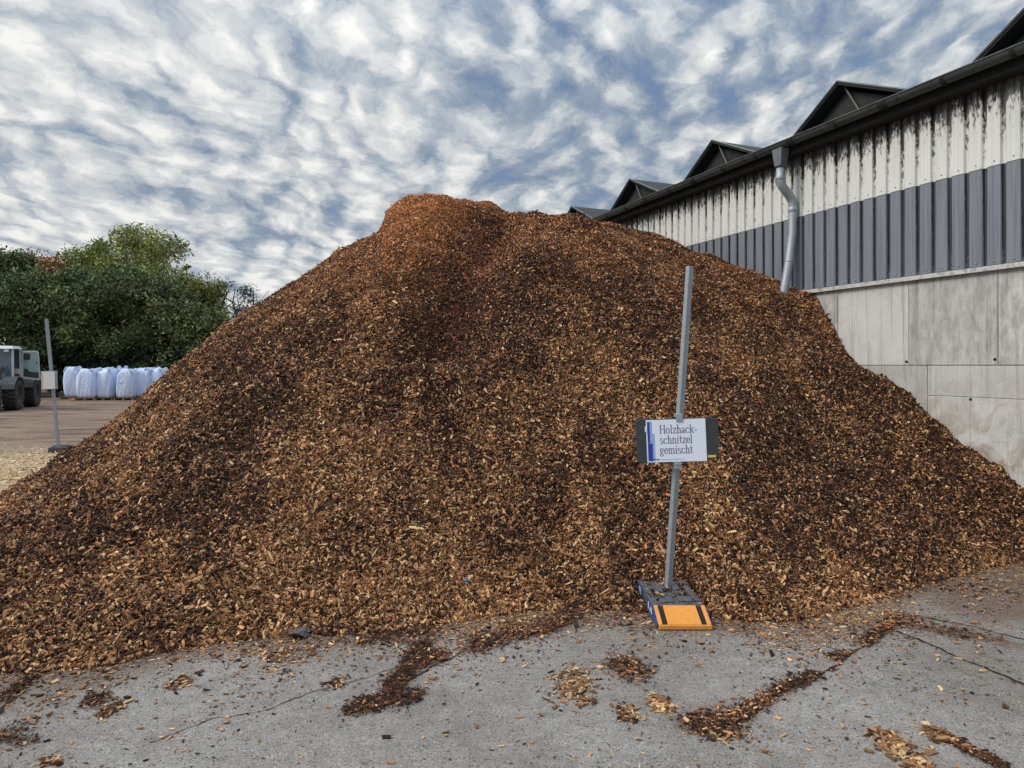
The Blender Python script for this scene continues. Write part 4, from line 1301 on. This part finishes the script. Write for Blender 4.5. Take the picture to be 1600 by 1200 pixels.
def wheel(x, y, sy):
    mb = MB()
    R, W2 = 0.66, 0.26
    mb.lathe([(0.36, -W2 * 0.8), (0.42, -W2), (0.56, -W2), (0.62, -W2 * 0.9), (R - 0.03, -W2 * 0.75), (R - 0.03, W2 * 0.75), (0.62, W2 * 0.9), (0.56, W2), (0.42, W2), (0.36, W2 * 0.8)], (0, 0, 0), 'y', 40)
    for i in range(22):                                     # chevron lugs
        for sd in (-1, 1):
            q = 2 * math.pi * (i + (0.5 if sd > 0 else 0)) / 22
            mb.m = Matrix.Rotation(-q, 4, 'Y')
            y0, y1 = (0.01, W2 * 0.97) if sd > 0 else (-W2 * 0.97, -0.01)
            mb.box(R - 0.05, R + 0.018, y0, y1, -0.035, 0.035)
    mb.m = Matrix.Identity(4)
    t = mb.build('wheel', M['rubber'], ld)
    t.location = (x, y, 0.675)
    mb = MB()
    mb.lathe([(0.37, sy * 0.21), (0.34, sy * 0.20), (0.30, sy * 0.10), (0.16, sy * 0.10), (0.14, sy * 0.17), (0.0001, sy * 0.18)], (0, 0, 0), 'y', 28)
    for i in range(8):
        q = i * math.pi / 4
        mb.lathe([(0.0001, sy * 0.125), (0.02, sy * 0.12), (0.02, sy * 0.10)], (0.225 * math.cos(q), 0, 0.225 * math.sin(q)), 'y', 6)
    mb.build('rim', M['mach_grey'], t)


for x in (1.35, -1.35):
    for sy in (-1, 1):
        wheel(x, sy * 0.95, sy)
mb = MB()
for y in (-0.42, 0.42):
    mb.prism([(0.75, 1.75), (0.95, 1.95), (1.75, 1.55), (2.55, 0.85), (2.45, 0.65), (1.6, 1.25)], 'y', y - 0.06, y + 0.06)
mb.box(1.6, 1.75, -0.36, 0.36, 1.30, 1.48)
mb.build('lift_arms', M['mach_grey'], ld, 0.02)
mb = MB()
mb.prism([(2.45, 0.25), (2.45, 1.05), (2.6, 1.12), (2.62, 0.45), (3.25, 0.12), (3.25, 0.05), (2.6, 0.08)], 'y', -0.85, 0.85)
mb.build('bucket', M['mach_grey'], ld, 0.01)
mb = MB(); mb.tube([(-1.2, -0.4, 1.8), (-1.2, -0.4, 2.45)], 0.06, 12); mb.build('exhaust_pipe', M['rubber'], ld)
for y in (-0.62, 0.45):
    mb = MB(); mb.box(0.66, 0.74, y, y + 0.17, 2.55, 2.66); mb.build('work_light', M['white'], cab)

# ------------------------------------------------------------------ trees
def branchy(mb, base, h, r0, seed, n_limb=9, spread=0.35, up=(0.35, 0.98)):
    """tapered trunk with limbs; returns limb tips"""
    r = random.Random(seed)
    pts, rad = [], []
    p = Vector(base)
    for i in range(9):
        f = i / 8
        pts.append((p.x + r.gauss(0, 0.03 * h * f), p.y + r.gauss(0, 0.03 * h * f), h * f))
        rad.append(r0 * (1 - 0.88 * f))
    mb.tube(pts, rad, 8)
    tips = []
    for k in range(n_limb):
        f = up[0] + (up[1] - up[0]) * k / n_limb
        i = min(7, int(f * 8))
        a = Vector(pts[i]).lerp(Vector(pts[i + 1]), f * 8 - i)
        q = k * 2.4 + r.uniform(-0.4, 0.4)
        ln = h * spread * (1.15 - 0.75 * f) * r.uniform(0.8, 1.2)
        mid = a + Vector((math.cos(q) * ln * 0.55, math.sin(q) * ln * 0.55, ln * 0.35))
        tip = a + Vector((math.cos(q) * ln, math.sin(q) * ln, ln * r.uniform(0.6, 1.0)))
        rr = r0 * (1 - 0.88 * f)
        mb.tube([a, mid, tip], [rr * 0.55, rr * 0.35, 0.015], 5)
        tips.append(tip)
        for _ in range(3):
            s_ = mid.lerp(tip, r.random())
            e_ = s_ + Vector((r.gauss(0, 1), r.gauss(0, 1), abs(r.gauss(0.5, 0.6)))) * ln * 0.25
            mb.tube([s_, e_], [rr * 0.2, 0.008], 4)
            tips.append(e_)
    return tips, pts


def leaf_cloud(name, centers, radii, n, size, base, parent, seed, hang=0.0):
    g = np.random.default_rng(seed)
    C = np.array(centers); R = np.array(radii)
    i = g.choice(len(C), n, p=R ** 2 / np.sum(R ** 2))
    d = g.normal(size=(n, 3)); d /= np.linalg.norm(d, axis=1, keepdims=True)
    rad = R[i] * np.clip(g.normal(0.85, 0.22, n), 0.1, 1.35)
    P = C[i] + d * rad[:, None] * np.array([1, 1, 0.8])
    P = P[P[:, 2] > 0.1]; n = len(P)
    i = i[:n]
    sz = size * g.lognormal(0, 0.35, n)
    a = g.normal(size=(n, 3)); a /= np.linalg.norm(a, axis=1, keepdims=True)
    b = np.cross(a, g.normal(size=(n, 3))); b /= np.linalg.norm(b, axis=1, keepdims=True)
    nn = np.cross(a, b)
    V = np.stack([P - a * sz[:, None], P + b * (sz * 0.42)[:, None] + nn * (sz * 0.12)[:, None], P + a * sz[:, None], P - b * (sz * 0.42)[:, None] + nn * (sz * 0.12)[:, None]], 1)
    blob = g.lognormal(0, 0.22, (len(C), 1))
    col = np.array(base) * blob[i] * g.lognormal(0, 0.3, (n, 1)) * (1 + g.normal(0, 0.10, (n, 3)))
    return raw_mesh(name, V.reshape(-1, 3), np.arange(n * 4), np.arange(n) * 4, [M['leaf']], parent, False, np.repeat(np.clip(col, 0.003, 0.5), 4, 0))


def tree(px, Y, top_px, wpx, col, nleaf, label, seed, group='trees behind the yard', low=0.12, bare=False, leaf=0.17, name='tree'):
    h = EYE + (HOR - top_px) / FPX * Y
    half = wpx / FPX * Y / 2
    t = empty(name, (at(px, Y), Y, 0), random.Random(seed).uniform(0, 6))
    tag(t, label, 'tree', group)
    r = random.Random(seed)
    mb = MB()
    tips, pts = branchy(mb, (0, 0, 0), h * 0.96, 0.16 + 0.012 * h, seed, 16 if bare else 11, 0.30 if bare else min(0.42, half / h * 1.1), (0.15, 0.97))
    mb.build('trunk', M['bark'], t)
    cs, rs = [], []
    for tp in tips:
        q = Vector((tp.x, tp.y))
        if q.length > half: q = q * (half / q.length)
        if r.random() < (0.55 if bare else 1):
            cs.append((q.x, q.y, min(tp.z, h - 0.3))); rs.append(r.uniform(0.35, 0.7) if bare else r.uniform(0.55, 1.15) * (0.6 + half * 0.16))
    if not bare:
        for _ in range(34):
            f = low + (0.97 - low) * r.random() ** 0.8
            env = math.sin(math.pi * min(1, max(0.05, (f - low * 0.3) / 1.02)) ** 0.85) ** 0.6 if f < 0.97 else 0.3
            q = r.uniform(0, 6.28); rr = half * env * math.sqrt(r.random())
            cs.append((rr * math.cos(q), rr * math.sin(q), h * f * 0.97)); rs.append(r.uniform(0.45, 1.0) * (0.55 + half * 0.15))
        for _ in range(26):                               # ragged top shoots
            q = r.uniform(0, 6.28); rr = half * 0.85 * r.random()
            cs.append((rr * math.cos(q), rr * math.sin(q), h * (r.uniform(0.93, 1.0) - 0.28 * (rr / half) ** 2))); rs.append(r.uniform(0.14, 0.36))
    leaf_cloud('crown', cs, rs, nleaf, leaf, col, t, seed)
    return t


G_DK, G_MD, G_LT, G_YL = (0.036, 0.050, 0.020), (0.052, 0.070, 0.024), (0.115, 0.135, 0.045), (0.11, 0.115, 0.024)
TREES = [(-60, 47, 414, 190, G_DK, 9000, 'dark green tree partly cut off by the left edge', False),
         (15, 46, 398, 120, G_MD, 9000, 'green tree behind the loader cab, left of the rusty brown tree', False),
         (88, 50, 396, 110, (0.150, 0.078, 0.030), 9000, 'rusty brown autumn tree behind the dark green front row', False),
         (150, 49, 382, 100, G_LT, 8000, 'pale green thin-topped tree between the rusty tree and the tallest tree', False),
         (232, 47, 368, 150, (0.120, 0.132, 0.042), 11000, 'tallest tree, light green with an airy crown above the bags', False),
         (308, 45, 436, 78, (0.080, 0.086, 0.022), 7000, 'small olive yellow tree at the right end of the dense row', False),
         (30, 42.5, 440, 150, G_DK, 10000, 'low dark green tree in front, straight above the loader door', False),
         (110, 43, 430, 130, G_MD, 10000, 'dark green tree in front, above the leftmost bags', False),
         (185, 43, 424, 130, (0.042, 0.058, 0.022), 10000, 'dark green tree in front of the tallest tree, above the middle bags', False),
         (258, 42.5, 438, 115, (0.050, 0.062, 0.024), 10000, 'dark green tree in front, above the right-hand bags', False),
         (318, 42, 486, 70, (0.055, 0.070, 0.024), 6000, 'short yellowish green tree where the row meets the mound', False),
         (345, 52, 428, 56, (0.05, 0.06, 0.03), 900, 'nearly bare thin tree right of the dense row', True),
         (368, 56, 446, 50, (0.05, 0.06, 0.035), 700, 'bare twiggy sapling in the gap by the mound', True),
         (398, 54, 448, 56, (0.038, 0.052, 0.038), 2200, 'sparse dark tree peeping over the left slope of the mound', True)]
for i, (px_, Y_, tp_, w_, c_, nl_, lab, bare) in enumerate(TREES):
    tree(px_, Y_, tp_, w_, tuple(v * 2.3 for v in c_), int(nl_ * (1 if bare else 2.5)), lab, 100 + i * 7, bare=bare, leaf=0.09 if bare else 0.10)

SHR = [(-20, 41.5, 560, 120), (75, 41.8, 548, 95), (130, 41.6, 556, 90), (180, 41.2, 540, 90), (232, 41, 530, 90), (285, 40.8, 535, 80), (330, 41, 530, 70)]
SL = ['dark shrub behind the loader at the left edge', 'dark shrub behind the far sign post', 'dark shrub behind the leftmost bags',
      'dark shrub behind the middle bags', 'green shrub behind the gap in the row of bags', 'shrub behind the last bag, beside the mound', 'shrub half hidden by the slope of the mound']
for i, ((px_, Y_, tp_, w_), lab) in enumerate(zip(SHR, SL)):
    r = random.Random(300 + i)
    h = EYE + (HOR - tp_) / FPX * Y_; half = w_ / FPX * Y_ / 2
    t = empty('shrub', (at(px_, Y_), Y_ + 0.6, 0)); tag(t, lab, 'shrub', 'undergrowth shrubs at the foot of the trees')
    mb = MB()
    for k in range(7):
        q = k * 0.9
        mb.tube([(0.1 * math.cos(q), 0.1 * math.sin(q), 0), (half * 0.35 * math.cos(q), 0.4 * math.sin(q), h * 0.5), (half * 0.7 * math.cos(q), 0.6 * math.sin(q), h * 0.85)], [0.04, 0.03, 0.01], 5)
    mb.build('stems', M['bark'], t)
    cs = [(r.uniform(-half, half), r.uniform(-0.7, 0.9), r.uniform(0.2, h * 0.92)) for _ in range(26)]
    leaf_cloud('foliage', cs, [r.uniform(0.3, 0.62) for _ in cs], 8000, 0.10, (0.020, 0.038, 0.017) if i % 3 else (0.030, 0.052, 0.02), t, 500 + i)

# ------------------------------------------------------------------ odd scraps
def scrap(name, x, y, size, m, label, seed, cat, zoff=0.0):
    r = random.Random(seed)
    mb = MB()
    n_ = 6
    top, bot = {}, {}
    for a in range(n_):
        for b in range(n_):
            hx = (a / (n_ - 1) - 0.5) * size[0] + r.uniform(-.1, .1) * size[0]; hy = (b / (n_ - 1) - 0.5) * size[1] + r.uniform(-.1, .1) * size[1]
            z = size[2] * r.random() * (1 - abs(a / 2.5 - 1) * 0.6)
            top[a, b] = mb.v((hx, hy, z + 0.006)); bot[a, b] = mb.v((hx, hy, z))
    for a in range(n_ - 1):
        for b in range(n_ - 1):
            mb.bm.faces.new([top[a, b], top[a + 1, b], top[a + 1, b + 1], top[a, b + 1]])
            mb.bm.faces.new([bot[a, b + 1], bot[a + 1, b + 1], bot[a + 1, b], bot[a, b]])
    for a in range(n_ - 1):
        for (p, q) in (((a, 0), (a + 1, 0)), ((a + 1, n_ - 1), (a, n_ - 1)), ((n_ - 1, a), (n_ - 1, a + 1)), ((0, a + 1), (0, a))):
            mb.bm.faces.new([bot[p], bot[q], top[q], top[p]])
    o = mb.build(name, m)
    z = float(hsample(np.array([x]), np.array([y]))[0])
    o.location = (x, y, max(0.0, z) + zoff)
    tag(o, label, cat)
    return o


gx_, gy_ = ground_pt(467, 996)
scrap('plastic_scrap', gx_, gy_, (0.14, 0.12, 0.06), M['rag'], 'crumpled dark grey plastic scrap at the front foot of the mound', 5, 'scrap', 0.01)
scrap('plastic_scrap', -0.36, 5.52, (0.045, 0.035, 0.012), M['blue_bit'], 'tiny bright blue plastic bit lying on the chips', 6, 'scrap', 0.02)
